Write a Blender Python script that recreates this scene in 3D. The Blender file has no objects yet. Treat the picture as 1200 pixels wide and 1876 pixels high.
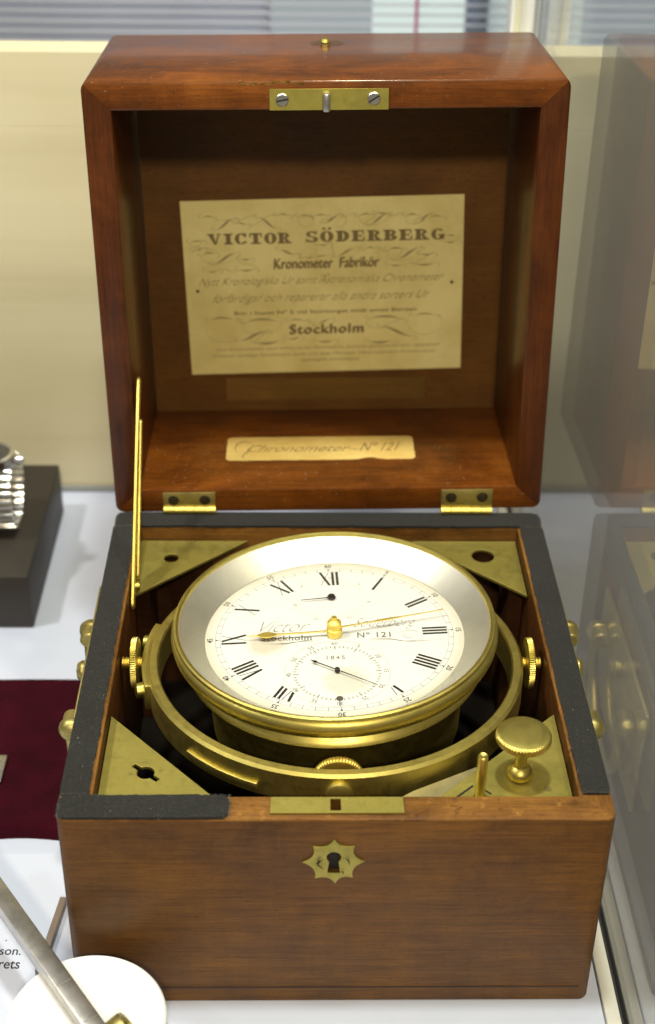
import bpy, bmesh, math, random
from mathutils import Vector, Matrix, Euler
random.seed(7)
scene = bpy.context.scene
COL = scene.collection
PI = math.pi

# ------------------------------------------------------------------ camera
cam = bpy.data.cameras.new('camera')
cam_o = bpy.data.objects.new('camera', cam); COL.objects.link(cam_o)
cam_o.location = (-0.012368, -0.333733, 0.416985)
cam_o.rotation_euler = (1.002989, -0.012840, -0.015088)
cam.sensor_fit = 'VERTICAL'; cam.sensor_height = 24.0; cam.sensor_width = 24.0
cam.lens = 24.0 * 2631.69 / 1876.0
cam.clip_start = 0.01; cam.clip_end = 50
cam.dof.use_dof = True; cam.dof.focus_distance = 0.515; cam.dof.aperture_fstop = 6.6
scene.camera = cam_o

# ------------------------------------------------------------------ world and lamps
world = bpy.data.worlds.new('World'); scene.world = world; world.use_nodes = True
bg = world.node_tree.nodes['Background']
bg.inputs[0].default_value = (1.0, 0.93, 0.78, 1); bg.inputs[1].default_value = 0.22

def lamp(name, loc, target, power, color, size, angle, blend=0.6):
    l = bpy.data.lights.new(name, 'SPOT'); l.energy = power; l.color = color
    l.shadow_soft_size = size; l.spot_size = math.radians(angle); l.spot_blend = blend
    o = bpy.data.objects.new(name, l); COL.objects.link(o)
    o.location = loc
    o.rotation_euler = (Vector(target) - Vector(loc)).to_track_quat('-Z', 'Y').to_euler()
    return o
WARM = (1.0, 0.86, 0.62); COOL = (0.90, 0.94, 1.0)
lamp('room_spot', (0.06, -1.05, 1.02), (0, 0.1, 0.1), 42, WARM, 0.05, 50)
lamp('case_spot', (0.0, 0.03, 1.05), (-0.03, 0.14, 0.05), 21.5, (0.96, 1.0, 0.88), 0.035, 60)
lamp('case_spot', (-0.66, -0.14, 0.74), (0.0, 0.10, 0.05), 3, (0.95, 0.99, 0.93), 0.03, 70)
lamp('room_spot', (0.42, -0.05, 1.00), (-0.02, 0.15, 0.0), 16, WARM, 0.04, 60)

lamp('case_spot', (-0.45, 0.10, 0.82), (0.02, 0.26, 0.1), 13, (1.0, 0.96, 0.86), 0.03, 64)
lamp('screen_fill_spot', (0.05, 0.36, 1.25), (0.0, 0.62, 0.18), 16, (0.84, 0.89, 1.0), 0.05, 40)  # unseen cool lamp, added only to brighten the slatted screen and board

vs = scene.view_settings
vs.view_transform = 'Standard'; vs.look = 'None'; vs.gamma = 1.0; vs.exposure = 0.0
cy = scene.cycles
cy.use_denoising = True
cy.max_bounces = 10; cy.transparent_max_bounces = 16
cy.sample_clamp_indirect = 4.0; cy.caustics_reflective = False; cy.caustics_refractive = False
cy.blur_glossy = 0.5

# ------------------------------------------------------------------ helpers
def S(r, g, b):
    f = lambda c: (c/255/12.92) if c/255 <= 0.04045 else ((c/255+0.055)/1.055)**2.4
    return (f(r), f(g), f(b), 1)

class NT:
    def __init__(s, name):
        s.m = bpy.data.materials.new(name); s.m.use_nodes = True
        s.t = s.m.node_tree; s.b = s.t.nodes['Principled BSDF']; s.out = s.t.nodes['Material Output']
        s.tc = s.t.nodes.new('ShaderNodeTexCoord')
    def n(s, typ, **kw):
        nd = s.t.nodes.new('ShaderNode'+typ)
        for k, v in kw.items():
            if k.startswith('i_'):
                key = k[2:].replace('_', ' ')
                nd.inputs[int(key) if key.isdigit() else key].default_value = v
            else: setattr(nd, k, v)
        return nd
    def l(s, a, b): s.t.links.new(a, b)
    def set(s, **kw):
        for k, v in kw.items(): s.b.inputs[k.replace('_', ' ')].default_value = v
        return s
    def mapping(s, scale, loc=(0, 0, 0), rot=(0, 0, 0), coord='Object'):
        mp = s.n('Mapping'); mp.inputs['Scale'].default_value = scale; mp.inputs['Location'].default_value = loc
        mp.inputs['Rotation'].default_value = rot
        s.l(s.tc.outputs[coord], mp.inputs[0]); return mp.outputs[0]
    def noise(s, vec, scale, detail=4, rough=0.55, dist=0.0):
        nd = s.n('TexNoise'); nd.inputs['Scale'].default_value = scale; nd.inputs['Detail'].default_value = detail
        nd.inputs['Roughness'].default_value = rough; nd.inputs['Distortion'].default_value = dist
        s.l(vec, nd.inputs['Vector']); return nd.outputs['Fac']
    def ramp(s, fac, stops):
        r = s.n('ValToRGB'); e = r.color_ramp.elements
        while len(e) < len(stops): e.new(0.5)
        for el, (p, c) in zip(e, stops): el.position = p; el.color = c if len(c) == 4 else (*c, 1)
        s.l(fac, r.inputs[0]); return r.outputs['Color']
    def mix(s, fac, a, b, mode='MIX'):
        m = s.n('Mix', data_type='RGBA', blend_type=mode)
        for v, i in ((fac, 0), (a, 6), (b, 7)):
            if hasattr(v, 'links') or hasattr(v, 'is_linked'): s.l(v, m.inputs[i])
            else: m.inputs[i].default_value = v
        return m.outputs[2]
    def bump(s, h, strength=0.2, dist=0.001):
        b = s.n('Bump'); b.inputs['Strength'].default_value = strength; b.inputs['Distance'].default_value = dist
        s.l(h, b.inputs['Height']); s.l(b.outputs[0], s.b.inputs['Normal'])

def G(v): return (v, v, v, 1)

def wood(name, dark, mid, light, axis='X', rough=0.36, coat=0.0, offset=(0, 0, 0), wear=0.0, dust=0.0, figure=1.0):
    w = NT(name)
    def al(a, b): return {'X': (a, b, b), 'Y': (b, a, b), 'Z': (b, b, a)}[axis]
    bands = w.noise(w.mapping(al(11, 330), offset), 1.0, 5, 0.65, 0.25)      # long growth lines
    fib = w.noise(w.mapping(al(48, 1050), offset), 1.0, 4, 0.72)             # fibres
    pore = w.noise(w.mapping(al(330, 3300), offset), 1.0, 2, 0.5)           # short pores
    blot = w.noise(w.mapping(al(19, 26), offset), 1.0, 6, 0.66, 0.5)         # broad cloudy figure
    chat = w.noise(w.mapping(al(150, 28), offset), 1.0, 3, 0.5, 0.4)        # cross figure
    col = w.ramp(blot, [(0.34, dark), (0.5, mid), (0.68, light)])
    col = w.mix(0.75*figure, col, w.ramp(bands, [(0.30, G(0.74)), (0.5, G(0.98)), (0.70, G(1.20))]), 'MULTIPLY')
    col = w.mix(0.8*figure, col, w.ramp(fib, [(0.30, G(0.58)), (0.5, G(1.0)), (0.70, G(1.30))]), 'MULTIPLY')
    col = w.mix(0.6*figure, col, w.ramp(chat, [(0.3, G(0.86)), (0.7, G(1.10))]), 'MULTIPLY')
    col = w.mix(0.85, col, w.ramp(pore, [(0.29, G(0.30)), (0.39, G(1.0))]), 'MULTIPLY')
    dent = w.noise(w.mapping((130, 130, 130), offset), 1.0, 3, 0.6, 0.5)
    col = w.mix(0.8, col, w.ramp(dent, [(0.22, G(0.35)), (0.29, G(1.0))]), 'MULTIPLY')
    scr = w.noise(w.mapping((2600, 60, 90), offset, (0.5, 0.35, 0.7)), 1.0, 2, 0.5)
    col = w.mix(w.ramp(scr, [(0.74, G(0)), (0.78, G(0.35))]), col, (light[0]*1.9, light[1]*2.0, light[2]*2.6, 1))
    if wear > 0:
        wn = w.noise(w.mapping((220, 220, 220), offset), 1.0, 5, 0.7)
        col = w.mix(w.ramp(wn, [(0.58, G(0)), (0.68, G(wear))]), col, (light[0]*1.9, light[1]*2.0, light[2]*2.0, 1))
        col = w.mix(w.ramp(wn, [(0.30, G(wear*2)), (0.40, G(0))]), col, (dark[0]*.35, dark[1]*.35, dark[2]*.35, 1))
    if dust > 0:
        dn = w.noise(w.mapping((1, 1, 1), offset), 800, 2, 0.5)
        col = w.mix(w.ramp(dn, [(0.70, G(0)), (0.75, G(dust))]), col, (0.5, 0.42, 0.32, 1))
    w.l(col, w.b.inputs['Base Color'])
    w.l(w.ramp(blot, [(0.3, G(rough*0.75)), (0.7, G(rough*1.3))]), w.b.inputs['Roughness'])
    w.bump(w.mix(0.5, fib, dent), 0.15, 0.0004)
    w.set(Coat_Weight=coat, Coat_Roughness=0.09, Specular_IOR_Level=0.2)
    return w.m

def brass(name, base=(0.55, 0.43, 0.13), rough=0.30, patina=0.5, brushed=None):
    w = NT(name); w.set(Metallic=1.0)
    n1 = w.noise(w.mapping((1, 1, 1)), 55, 8, 0.68, 0.4)
    n2 = w.noise(w.mapping((1, 1, 1)), 900, 3, 0.6)
    n3 = w.noise(w.mapping((1, 1, 1)), 260, 6, 0.7)
    c = w.ramp(n1, [(0.32, (base[0]*(1-patina*.55), base[1]*(1-patina*.52), base[2]*(1-patina*.35), 1)),
                    (0.54, (*base, 1)), (0.74, (min(base[0]*1.10, 1), base[1]*1.10, base[2]*1.25, 1))])
    c = w.mix(0.35, c, w.ramp(n3, [(0.30, G(0.62)), (0.50, G(1.0))]), 'MULTIPLY')
    c = w.mix(0.35, c, w.ramp(n2, [(0.25, G(0.40)), (0.34, G(1.0))]), 'MULTIPLY')
    scr = w.noise(w.mapping((30, 2400, 700), (1, 2, 3), (0.2, 0.4, 0.9)), 1.0, 2, 0.5)
    sm = w.ramp(scr, [(0.70, G(0)), (0.76, G(0.6))])
    c = w.mix(sm, c, (min(base[0]*1.45, 1), min(base[1]*1.5, 1), base[2]*2.2, 1))
    w.l(c, w.b.inputs['Base Color'])
    w.l(w.ramp(n3, [(0.3, G(min(rough*1.2, 1))), (0.7, G(rough*0.88))]), w.b.inputs['Roughness'])
    if brushed:
        w.bump(w.noise(w.mapping(brushed), 1.0, 3, 0.6), 0.10, 0.0003)
    else:
        w.bump(n3, 0.05, 0.0003)
    return w.m

def plain(name, color, rough=0.5, metal=0.0, noise_scale=0, amount=0.15, bump=0.0, spec=0.5):
    w = NT(name); w.set(Roughness=rough, Metallic=metal, Base_Color=color, Specular_IOR_Level=spec)
    if noise_scale:
        n = w.noise(w.mapping((1, 1, 1)), noise_scale, 5, 0.6)
        c = w.ramp(n, [(0.3, tuple(x*(1-amount) for x in color[:3])+(1,)), (0.7, tuple(min(1, x*(1+amount)) for x in color[:3])+(1,))])
        w.l(c, w.b.inputs['Base Color'])
        if bump: w.bump(n, bump, 0.0005)
    return w.m

def pane(name, tint=(1, 1, 1, 1), f0=0.04, gain=1.0, rough=0.0):
    w = NT(name); t = w.t; t.nodes.remove(w.b)
    geo = w.n('NewGeometry'); dot = w.n('VectorMath', operation='DOT_PRODUCT')
    w.l(geo.outputs['Normal'], dot.inputs[0]); w.l(geo.outputs['Incoming'], dot.inputs[1])
    ab = w.n('Math', operation='ABSOLUTE'); w.l(dot.outputs['Value'], ab.inputs[0])
    sub = w.n('Math', operation='SUBTRACT'); sub.inputs[0].default_value = 1.0; w.l(ab.outputs[0], sub.inputs[1])
    pw = w.n('Math', operation='POWER'); pw.inputs[1].default_value = 5.0; w.l(sub.outputs[0], pw.inputs[0])
    ma = w.n('Math', operation='MULTIPLY_ADD'); ma.inputs[1].default_value = (1-f0)*gain; ma.inputs[2].default_value = f0*gain
    w.l(pw.outputs[0], ma.inputs[0])
    tr = w.n('BsdfTransparent'); tr.inputs[0].default_value = tint
    gl = w.n('BsdfGlossy'); gl.inputs['Roughness'].default_value = rough; gl.inputs[0].default_value = (1, 1, 1, 1)
    mx = w.n('MixShader'); w.l(ma.outputs[0], mx.inputs[0]); w.l(tr.outputs[0], mx.inputs[1]); w.l(gl.outputs[0], mx.inputs[2])
    w.l(mx.outputs[0], w.out.inputs[0])
    return w.m

def emit(name, color, strength):
    w = NT(name); w.set(Base_Color=(0, 0, 0, 1), Emission_Color=color, Emission_Strength=strength); return w.m

# ---- mesh helpers
def link(name, mesh, mat=None, parent=None, M=None, smooth=35):
    if mat is not None:
        mesh.materials.clear(); mesh.materials.append(mat)
    if smooth:
        for p in mesh.polygons: p.use_smooth = True
        mesh.set_sharp_from_angle(angle=math.radians(smooth))
    o = bpy.data.objects.new(name, mesh); COL.objects.link(o)
    if parent: o.parent = parent
    if M is not None: o.matrix_local = M
    return o
def from_bm(bm, name='m'):
    bmesh.ops.recalc_face_normals(bm, faces=bm.faces[:])
    me = bpy.data.meshes.new(name); bm.to_mesh(me); bm.free(); return me
def rbox_bm(x0, x1, y0, y1, z0, z1, bev=0.0, seg=2):
    bm = bmesh.new()
    bmesh.ops.create_cube(bm, size=1.0, matrix=Matrix.Translation(((x0+x1)/2, (y0+y1)/2, (z0+z1)/2)) @ Matrix.Diagonal((x1-x0, y1-y0, z1-z0, 1)))
    if bev: bmesh.ops.bevel(bm, geom=bm.edges[:], offset=bev, segments=seg, affect='EDGES', profile=0.5)
    return bm
def box(name, b, mat, parent=None, bev=0.0, M=None, seg=2):
    return link(name, from_bm(rbox_bm(*b, bev, seg), name), mat, parent, M)
def lathe_bm(prof, n=96, bm=None, M=Matrix()):
    bm = bm or bmesh.new()
    rings = []
    for r, z in prof:
        if r < 1e-7: rings.append([bm.verts.new(M @ Vector((0, 0, z)))])
        else: rings.append([bm.verts.new(M @ Vector((r*math.cos(2*PI*k/n), r*math.sin(2*PI*k/n), z))) for k in range(n)])
    for a, b in zip(rings, rings[1:]):
        for k in range(n):
            k2 = (k+1) % n
            if len(a) == 1 and len(b) == 1: continue
            if len(a) == 1: bm.faces.new((a[0], b[k], b[k2]))
            elif len(b) == 1: bm.faces.new((a[k], b[0], a[k2]))
            else: bm.faces.new((a[k], b[k], b[k2], a[k2]))
    return bm
def lathe(name, prof, mat, parent=None, n=96, M=None, smooth=35):
    return link(name, from_bm(lathe_bm(prof, n), name), mat, parent, M, smooth)
def knurled_bm(r, h, teeth=48, depth=0.0004, twist=0.10, edge=0.0009, dome=0.0):
    n = teeth*4; bm = bmesh.new(); rows = []
    lev = [(r-edge*1.5, h/2), (r-edge*0.3, h/2-edge*0.5), (r, h/2-edge), (r, 0), (r, -h/2+edge), (r-edge*0.3, -h/2+edge*0.5), (r-edge*1.5, -h/2)]
    for i, (rr, z) in enumerate(lev):
        row = []
        for k in range(n):
            a = 2*PI*k/n; t = 0.5+0.5*math.cos((a + twist*z/h*2)*teeth)
            amp = depth if 0 < i < 6 else 0
            row.append(bm.verts.new(((rr-amp*(1-t))*math.cos(a), (rr-amp*(1-t))*math.sin(a), z)))
        rows.append(row)
    for a, b in zip(rows, rows[1:]):
        for k in range(n): bm.faces.new((a[k], b[k], b[(k+1) % n], a[(k+1) % n]))
    for row, z in ((rows[0], h/2), (rows[-1], -h/2)):
        sg = 1 if z > 0 else -1
        for rr2, zz in ((r-edge*2.2, z+sg*dome*0.3), (r*0.6, z+sg*dome*0.8)):
            r2 = [bm.verts.new((rr2*math.cos(2*PI*k/n), rr2*math.sin(2*PI*k/n), zz)) for k in range(n)]
            for k in range(n): bm.faces.new((row[k], row[(k+1) % n], r2[(k+1) % n], r2[k]))
            row = r2
        c = bm.verts.new((0, 0, z+sg*dome))
        for k in range(n): bm.faces.new((row[k], row[(k+1) % n], c))
    return bm
def tube_bm(pts, rad, n=12, bm=None, closed=False):
    bm = bm or bmesh.new(); pts = [Vector(p) for p in pts]; rows = []; up = None
    rads = rad if isinstance(rad, (list, tuple)) else [rad]*len(pts)
    for i, p in enumerate(pts):
        if closed: t = pts[(i+1) % len(pts)]-pts[i-1]
        else: t = pts[min(i+1, len(pts)-1)]-pts[max(i-1, 0)]
        t.normalize()
        if up is None:
            up = Vector((0, 0, 1)) if abs(t.z) < 0.9 else Vector((1, 0, 0))
        a = t.cross(up).normalized(); up = a.cross(t).normalized()
        rows.append([bm.verts.new(p+(a*math.cos(2*PI*k/n)+up*math.sin(2*PI*k/n))*rads[i]) for k in range(n)])
    prs = list(zip(rows, rows[1:]))+([(rows[-1], rows[0])] if closed else [])
    for a, b in prs:
        for k in range(n): bm.faces.new((a[k], b[k], b[(k+1) % n], a[(k+1) % n]))
    if not closed:
        bm.faces.new(rows[0][::-1]); bm.faces.new(rows[-1])
    return bm
def prism_bm(poly, z0, z1, bm=None):
    bm = bm or bmesh.new()
    a = [bm.verts.new((x, y, z0)) for x, y in poly]; b = [bm.verts.new((x, y, z1)) for x, y in poly]
    bm.faces.new(a[::-1]); bm.faces.new(b)
    for k in range(len(poly)): bm.faces.new((a[k], a[(k+1) % len(poly)], b[(k+1) % len(poly)], b[k]))
    return bm
def bevel_sharp(bm, off, ang=50, seg=2):
    bm.normal_update()
    ed = [e for e in bm.edges if len(e.link_faces) == 2 and e.calc_face_angle(0) > math.radians(ang)]
    bmesh.ops.bevel(bm, geom=ed, offset=off, segments=seg, affect='EDGES', profile=0.5)
    return bm
DG = lambda: bpy.context.evaluated_depsgraph_get()
def eval_mesh(o, name):
    d = DG(); d.update(); me = bpy.data.meshes.new_from_object(o.evaluated_get(d)); me.name = name
    return me
def plate_mesh(splines, thick, bevel=0.0, name='plate'):
    """flat plate with holes: list of closed outlines, the first one outer; top face at z=0"""
    cu = bpy.data.curves.new(name, 'CURVE'); cu.dimensions = '2D'; cu.fill_mode = 'BOTH'
    cu.extrude = thick/2-bevel; cu.bevel_depth = bevel; cu.bevel_resolution = 1; cu.offset = -bevel
    for pts in splines:
        sp = cu.splines.new('POLY'); sp.points.add(len(pts)-1); sp.use_cyclic_u = True
        for k, (x, y) in enumerate(pts): sp.points[k].co = (x, y, 0, 1)
    o = bpy.data.objects.new(name, cu); COL.objects.link(o)
    me = eval_mesh(o, name); bpy.data.objects.remove(o)
    me.transform(Matrix.Translation((0, 0, -thick/2)))
    return me
def circle(cx, cy, r, n=32): return [(cx+r*math.cos(2*PI*k/n), cy+r*math.sin(2*PI*k/n)) for k in range(n)]
def text_mesh(s, size, shear=0.0, bold=0.0, width=1.0, align='CENTER', spacing=1.0):
    cu = bpy.data.curves.new('lettering', 'FONT'); cu.body = s; cu.size = size; cu.shear = shear
    cu.align_x = align; cu.align_y = 'CENTER'; cu.offset = bold; cu.space_character = spacing; cu.resolution_u = 3
    o = bpy.data.objects.new('lettering', cu); COL.objects.link(o)
    me = eval_mesh(o, 'lettering'); bpy.data.objects.remove(o)
    if width != 1.0: me.transform(Matrix.Diagonal((width, 1, 1, 1)))
    return me
def fit_text(s, w, h, **kw):
    me = text_mesh(s, 0.01, **kw)
    xs = [v.co.x for v in me.vertices]; ys = [v.co.y for v in me.vertices]
    sx = w/(max(xs)-min(xs)); sy = h/(max(ys)-min(ys)) if h else sx
    me.transform(Matrix.Diagonal((sx, sy, 1, 1)) @ Matrix.Translation((-(max(xs)+min(xs))/2, -(max(ys)+min(ys))/2, 0)))
    return me
def nib(me, d, ang=42, n=3):
    """broad-nib look: copies of the lettering shifted along one diagonal"""
    a = math.radians(ang)
    return merge([(me, Matrix.Translation((math.cos(a)*d*(k/(n-1)-0.5), math.sin(a)*d*(k/(n-1)-0.5), k*4e-6))) for k in range(n)])
def merge(meshes):
    """list of (mesh, matrix) -> one mesh"""
    bm = bmesh.new()
    for me, M in meshes:
        t = me.copy()
        if M is not None: t.transform(M)
        bm.from_mesh(t); bpy.data.meshes.remove(t)
    out = bpy.data.meshes.new('merged'); bm.to_mesh(out); bm.free(); return out
def ribbon_bm(pts, wmax, wmin=0.0, bm=None, peak=0.5):
    bm = bm or bmesh.new(); n = len(pts); L, R = [], []
    for i, (x, y) in enumerate(pts):
        x0, y0 = pts[max(i-1, 0)]; x1, y1 = pts[min(i+1, n-1)]
        dx, dy = x1-x0, y1-y0; d = math.hypot(dx, dy) or 1
        t = i/(n-1); w = wmin+(wmax-wmin)*max(0, math.sin(PI*t))**1.6
        nx, ny = -dy/d*w/2, dx/d*w/2
        L.append(bm.verts.new((x+nx, y+ny, 0))); R.append(bm.verts.new((x-nx, y-ny, 0)))
    for i in range(n-1): bm.faces.new((L[i], R[i], R[i+1], L[i+1]))
    return bm
def bez(p0, p1, p2, p3, n=14):
    return [tuple((1-t)**3*a+3*(1-t)**2*t*b+3*(1-t)*t*t*c+t**3*d for a, b, c, d in zip(p0, p1, p2, p3)) for t in [k/n for k in range(n+1)]]
def line_bm(bm, x0, y0, x1, y1, w):
    dx, dy = x1-x0, y1-y0; d = math.hypot(dx, dy); nx, ny = -dy/d*w/2, dx/d*w/2
    bm.faces.new([bm.verts.new((x, y, 0)) for x, y in ((x0+nx, y0+ny), (x0-nx, y0-ny), (x1-nx, y1-ny), (x1+nx, y1+ny))])
def ring_bm(bm, cx, cy, r, w, n=120):
    a = [bm.verts.new((cx+(r-w/2)*math.cos(2*PI*k/n), cy+(r-w/2)*math.sin(2*PI*k/n), 0)) for k in range(n)]
    b = [bm.verts.new((cx+(r+w/2)*math.cos(2*PI*k/n), cy+(r+w/2)*math.sin(2*PI*k/n), 0)) for k in range(n)]
    for k in range(n): bm.faces.new((a[k], b[k], b[(k+1) % n], a[(k+1) % n]))
def flat(bm, name='m'):
    me = bpy.data.meshes.new(name); bm.to_mesh(me); bm.free(); return me
def thing(name, label, cat, loc=(0, 0, 0), rot=(0, 0, 0), group=None):
    o = bpy.data.objects.new(name, None); COL.objects.link(o); o.empty_display_size = 0.02
    o.location = loc; o.rotation_euler = rot; o['label'] = label; o['category'] = cat
    if group: o['group'] = group
    return o
def tag(o, label, cat=None, kind=None):
    if label: o['label'] = label
    if cat: o['category'] = cat
    if kind: o['kind'] = kind
    return o
T = Matrix.Translation
def Rm(a, ax): return Matrix.Rotation(a, 4, ax)

# ------------------------------------------------------------------ materials
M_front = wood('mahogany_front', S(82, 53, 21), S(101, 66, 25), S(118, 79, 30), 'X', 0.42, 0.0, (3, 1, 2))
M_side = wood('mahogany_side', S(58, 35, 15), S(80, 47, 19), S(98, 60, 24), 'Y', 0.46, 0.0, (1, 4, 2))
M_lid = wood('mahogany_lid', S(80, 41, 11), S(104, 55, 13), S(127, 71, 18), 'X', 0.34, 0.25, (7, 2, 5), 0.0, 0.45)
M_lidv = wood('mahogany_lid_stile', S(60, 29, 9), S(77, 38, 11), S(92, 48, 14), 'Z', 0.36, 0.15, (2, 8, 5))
M_lidin = wood('mahogany_lid_panel', S(82, 54, 22), S(95, 62, 25), S(107, 71, 29), 'X', 0.5, 0.0, (5, 5, 9), 0, 0, 0.45)
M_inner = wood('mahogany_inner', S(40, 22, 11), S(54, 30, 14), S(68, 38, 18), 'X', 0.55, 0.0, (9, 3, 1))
M_floor_shade = plain('painted_floor_shade', (0.009, 0.0065, 0.005, 1), 1.0, 0, 900, 0.3, 0.0, 0.1)  # deep shade on the wooden box floor, painted in as near-black colour
M_raw = wood('worn_rim_wood', S(92, 59, 24), S(118, 79, 33), S(142, 99, 45), 'X', 0.6, 0.0, (4, 9, 1), 0.35)
M_dark = plain('dark_recess', (0.012, 0.008, 0.006, 1), 0.8)
M_brass = brass('brass', (0.64, 0.53, 0.14), 0.38, 0.32)
M_plate = brass('brass_plate', (0.43, 0.365, 0.095), 0.56, 0.2, (40, 900, 40))
M_ring = brass('brass_gimbal', (0.64, 0.53, 0.145), 0.44, 0.34)
M_old = brass('brass_old', (0.48, 0.40, 0.14), 0.44, 0.6)
M_gilt = brass('gilt', (0.92, 0.71, 0.17), 0.46, 0.15)
M_silver = plain('silvered', (0.72, 0.70, 0.61, 1), 0.46, 1.0, 120, 0.05)
M_steel = plain('steel', (0.50, 0.48, 0.45, 1), 0.34, 1.0, 200, 0.2, 0.05)
M_blued = plain('blued_steel', (0.035, 0.03, 0.032, 1), 0.35, 0.6)
M_ink = plain('ink', (0.012, 0.011, 0.010, 1), 0.55)
M_ink2 = plain('fine_ink', (0.16, 0.15, 0.12, 1), 0.6)
M_script = plain('pale_script_ink', (0.25, 0.235, 0.19, 1), 0.6)
M_sepia = plain('sepia_ink', (0.20, 0.145, 0.055, 1), 0.7)
M_sepia2 = plain('faded_sepia_ink', (0.32, 0.25, 0.105, 1), 0.7)
M_crystal = pane('watch_crystal', (1, 1, 1, 1), 0.035, 1.0)
M_glass = pane('case_glass', (0.93, 0.95, 0.94, 1), 0.04, 1.0)

w = NT('dial_enamel')
n = w.noise(w.mapping((1, 1, 1)), 120, 5, 0.6)
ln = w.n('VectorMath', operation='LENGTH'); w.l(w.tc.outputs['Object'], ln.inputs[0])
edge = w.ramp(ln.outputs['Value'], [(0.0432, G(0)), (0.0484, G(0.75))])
c = w.ramp(n, [(0.25, (0.76, 0.755, 0.69, 1)), (0.6, (0.81, 0.81, 0.755, 1))])
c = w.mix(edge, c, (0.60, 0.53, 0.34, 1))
d1 = w.n('VectorMath', operation='DISTANCE'); w.l(w.tc.outputs['Object'], d1.inputs[0]); d1.inputs[1].default_value = (0.0035, -0.0275, 0)
ad = w.n('Math', operation='MULTIPLY_ADD'); w.l(w.noise(w.mapping((1, 1.7, 1)), 330, 4, 0.6), ad.inputs[0]); ad.inputs[1].default_value = -0.012; w.l(d1.outputs['Value'], ad.inputs[2])
st = w.ramp(ad.outputs[0], [(0.0, G(0.30)), (0.0020, G(0.0))])
c = w.mix(st, c, (0.42, 0.31, 0.12, 1))
d2 = w.n('VectorMath', operation='DISTANCE'); w.l(w.tc.outputs['Object'], d2.inputs[0]); d2.inputs[1].default_value = (-0.025, -0.004, 0)
ad2 = w.n('Math', operation='MULTIPLY_ADD'); w.l(n, ad2.inputs[0]); ad2.inputs[1].default_value = -0.010; w.l(d2.outputs['Value'], ad2.inputs[2])
st2 = w.ramp(ad2.outputs[0], [(0.0, G(0.45)), (0.0025, G(0.0))])
c = w.mix(st2, c, (0.45, 0.35, 0.16, 1))
w.l(c, w.b.inputs['Base Color']); w.set(Roughness=0.45)
M_dial = w.m

def paper(name, a, b, sc=60):
    w = NT(name); n = w.noise(w.mapping((1, 1, 1)), sc, 6, 0.65)
    n2 = w.noise(w.mapping((1, 1, 1)), 900, 3, 0.6)
    c = w.ramp(n, [(0.3, a), (0.62, b)]); w.l(c, w.b.inputs['Base Color']); w.set(Roughness=0.75)
    w.bump(n2, 0.1, 0.0003); return w.m
M_label = paper('old_label_paper', S(206, 188, 116), S(230, 216, 150), 28)
M_name = paper('name_label_paper', S(200, 164, 84), S(226, 196, 118), 40)
M_card = plain('white_card', (0.64, 0.685, 0.83, 1), 0.6)

w = NT('felt')
fn = w.noise(w.mapping((1, 1, 1)), 1400, 3, 0.7); fb = w.noise(w.mapping((1, 1, 1)), 45, 4, 0.6)
c = w.ramp(fn, [(0.3, S(12, 13, 12)), (0.7, S(31, 31, 29))])
c = w.mix(0.7, c, w.ramp(fb, [(0.3, G(0.6)), (0.7, G(1.25))]), 'MULTIPLY')
sp = w.noise(w.mapping((1, 1, 1)), 1150, 1, 0.4)
c = w.mix(w.ramp(sp, [(0.785, G(0)), (0.80, G(0.55))]), c, (0.5, 0.48, 0.42, 1))
w.l(c, w.b.inputs['Base Color']); w.set(Roughness=0.95, Sheen_Weight=0.08, Sheen_Roughness=0.5)
w.bump(fn, 0.6, 0.0006); M_felt = w.m

w = NT('velvet')
vn = w.noise(w.mapping((1, 1, 1)), 60, 4, 0.6); vf = w.noise(w.mapping((1, 1, 1)), 1300, 2, 0.6)
w.l(w.ramp(vn, [(0.3, S(44, 5, 16)), (0.7, S(60, 8, 23))]), w.b.inputs['Base Color'])
w.set(Roughness=1.0, Specular_IOR_Level=0.1, Sheen_Weight=0.03, Sheen_Roughness=0.35); w.b.inputs['Sheen Tint'].default_value = (0.9, 0.25, 0.3, 1)
w.bump(vf, 0.8, 0.0010); M_velvet = w.m

w = NT('white_table')
tn = w.noise(w.mapping((1, 1, 1)), 14, 4, 0.6)
w.l(w.ramp(tn, [(0.3, (0.60, 0.645, 0.80, 1)), (0.7, (0.65, 0.695, 0.84, 1))]), w.b.inputs['Base Color'])
w.set(Roughness=0.42); M_table = w.m
M_riser = plain('white_acrylic', (0.88, 0.88, 0.86, 1), 0.3)
M_rail = plain('white_rail', (0.72, 0.71, 0.64, 1), 0.35, 0.0, 60, 0.04)
M_post = plain('white_post', (0.74, 0.76, 0.77, 1), 0.35, 0.0, 40, 0.04)
M_gap = plain('black_joint', (0.02, 0.02, 0.022, 1), 0.6)
w = NT('beige_laminate')
g1 = w.noise(w.mapping((1.5, 1, 22)), 1.0, 5, 0.55, 0.5); g2 = w.noise(w.mapping((3, 1, 130)), 1.0, 3, 0.6)
g3 = w.noise(w.mapping((5, 1, 7)), 1.0, 4, 0.55)
c = w.ramp(g1, [(0.3, S(204, 195, 162)), (0.7, S(219, 211, 181))])
c = w.mix(0.35, c, w.ramp(g2, [(0.3, G(0.9)), (0.7, G(1.04))]), 'MULTIPLY')
c = w.mix(0.8, c, w.ramp(g3, [(0.35, (0.90, 0.87, 0.78, 1)), (0.65, (1.02, 1.01, 1.0, 1))]), 'MULTIPLY')
w.l(c, w.b.inputs['Base Color']); w.set(Roughness=0.5); M_wall = w.m
M_block = plain('dark_stained_block', S(44, 38, 32), 0.55, 0.0, 30, 0.2)

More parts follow.
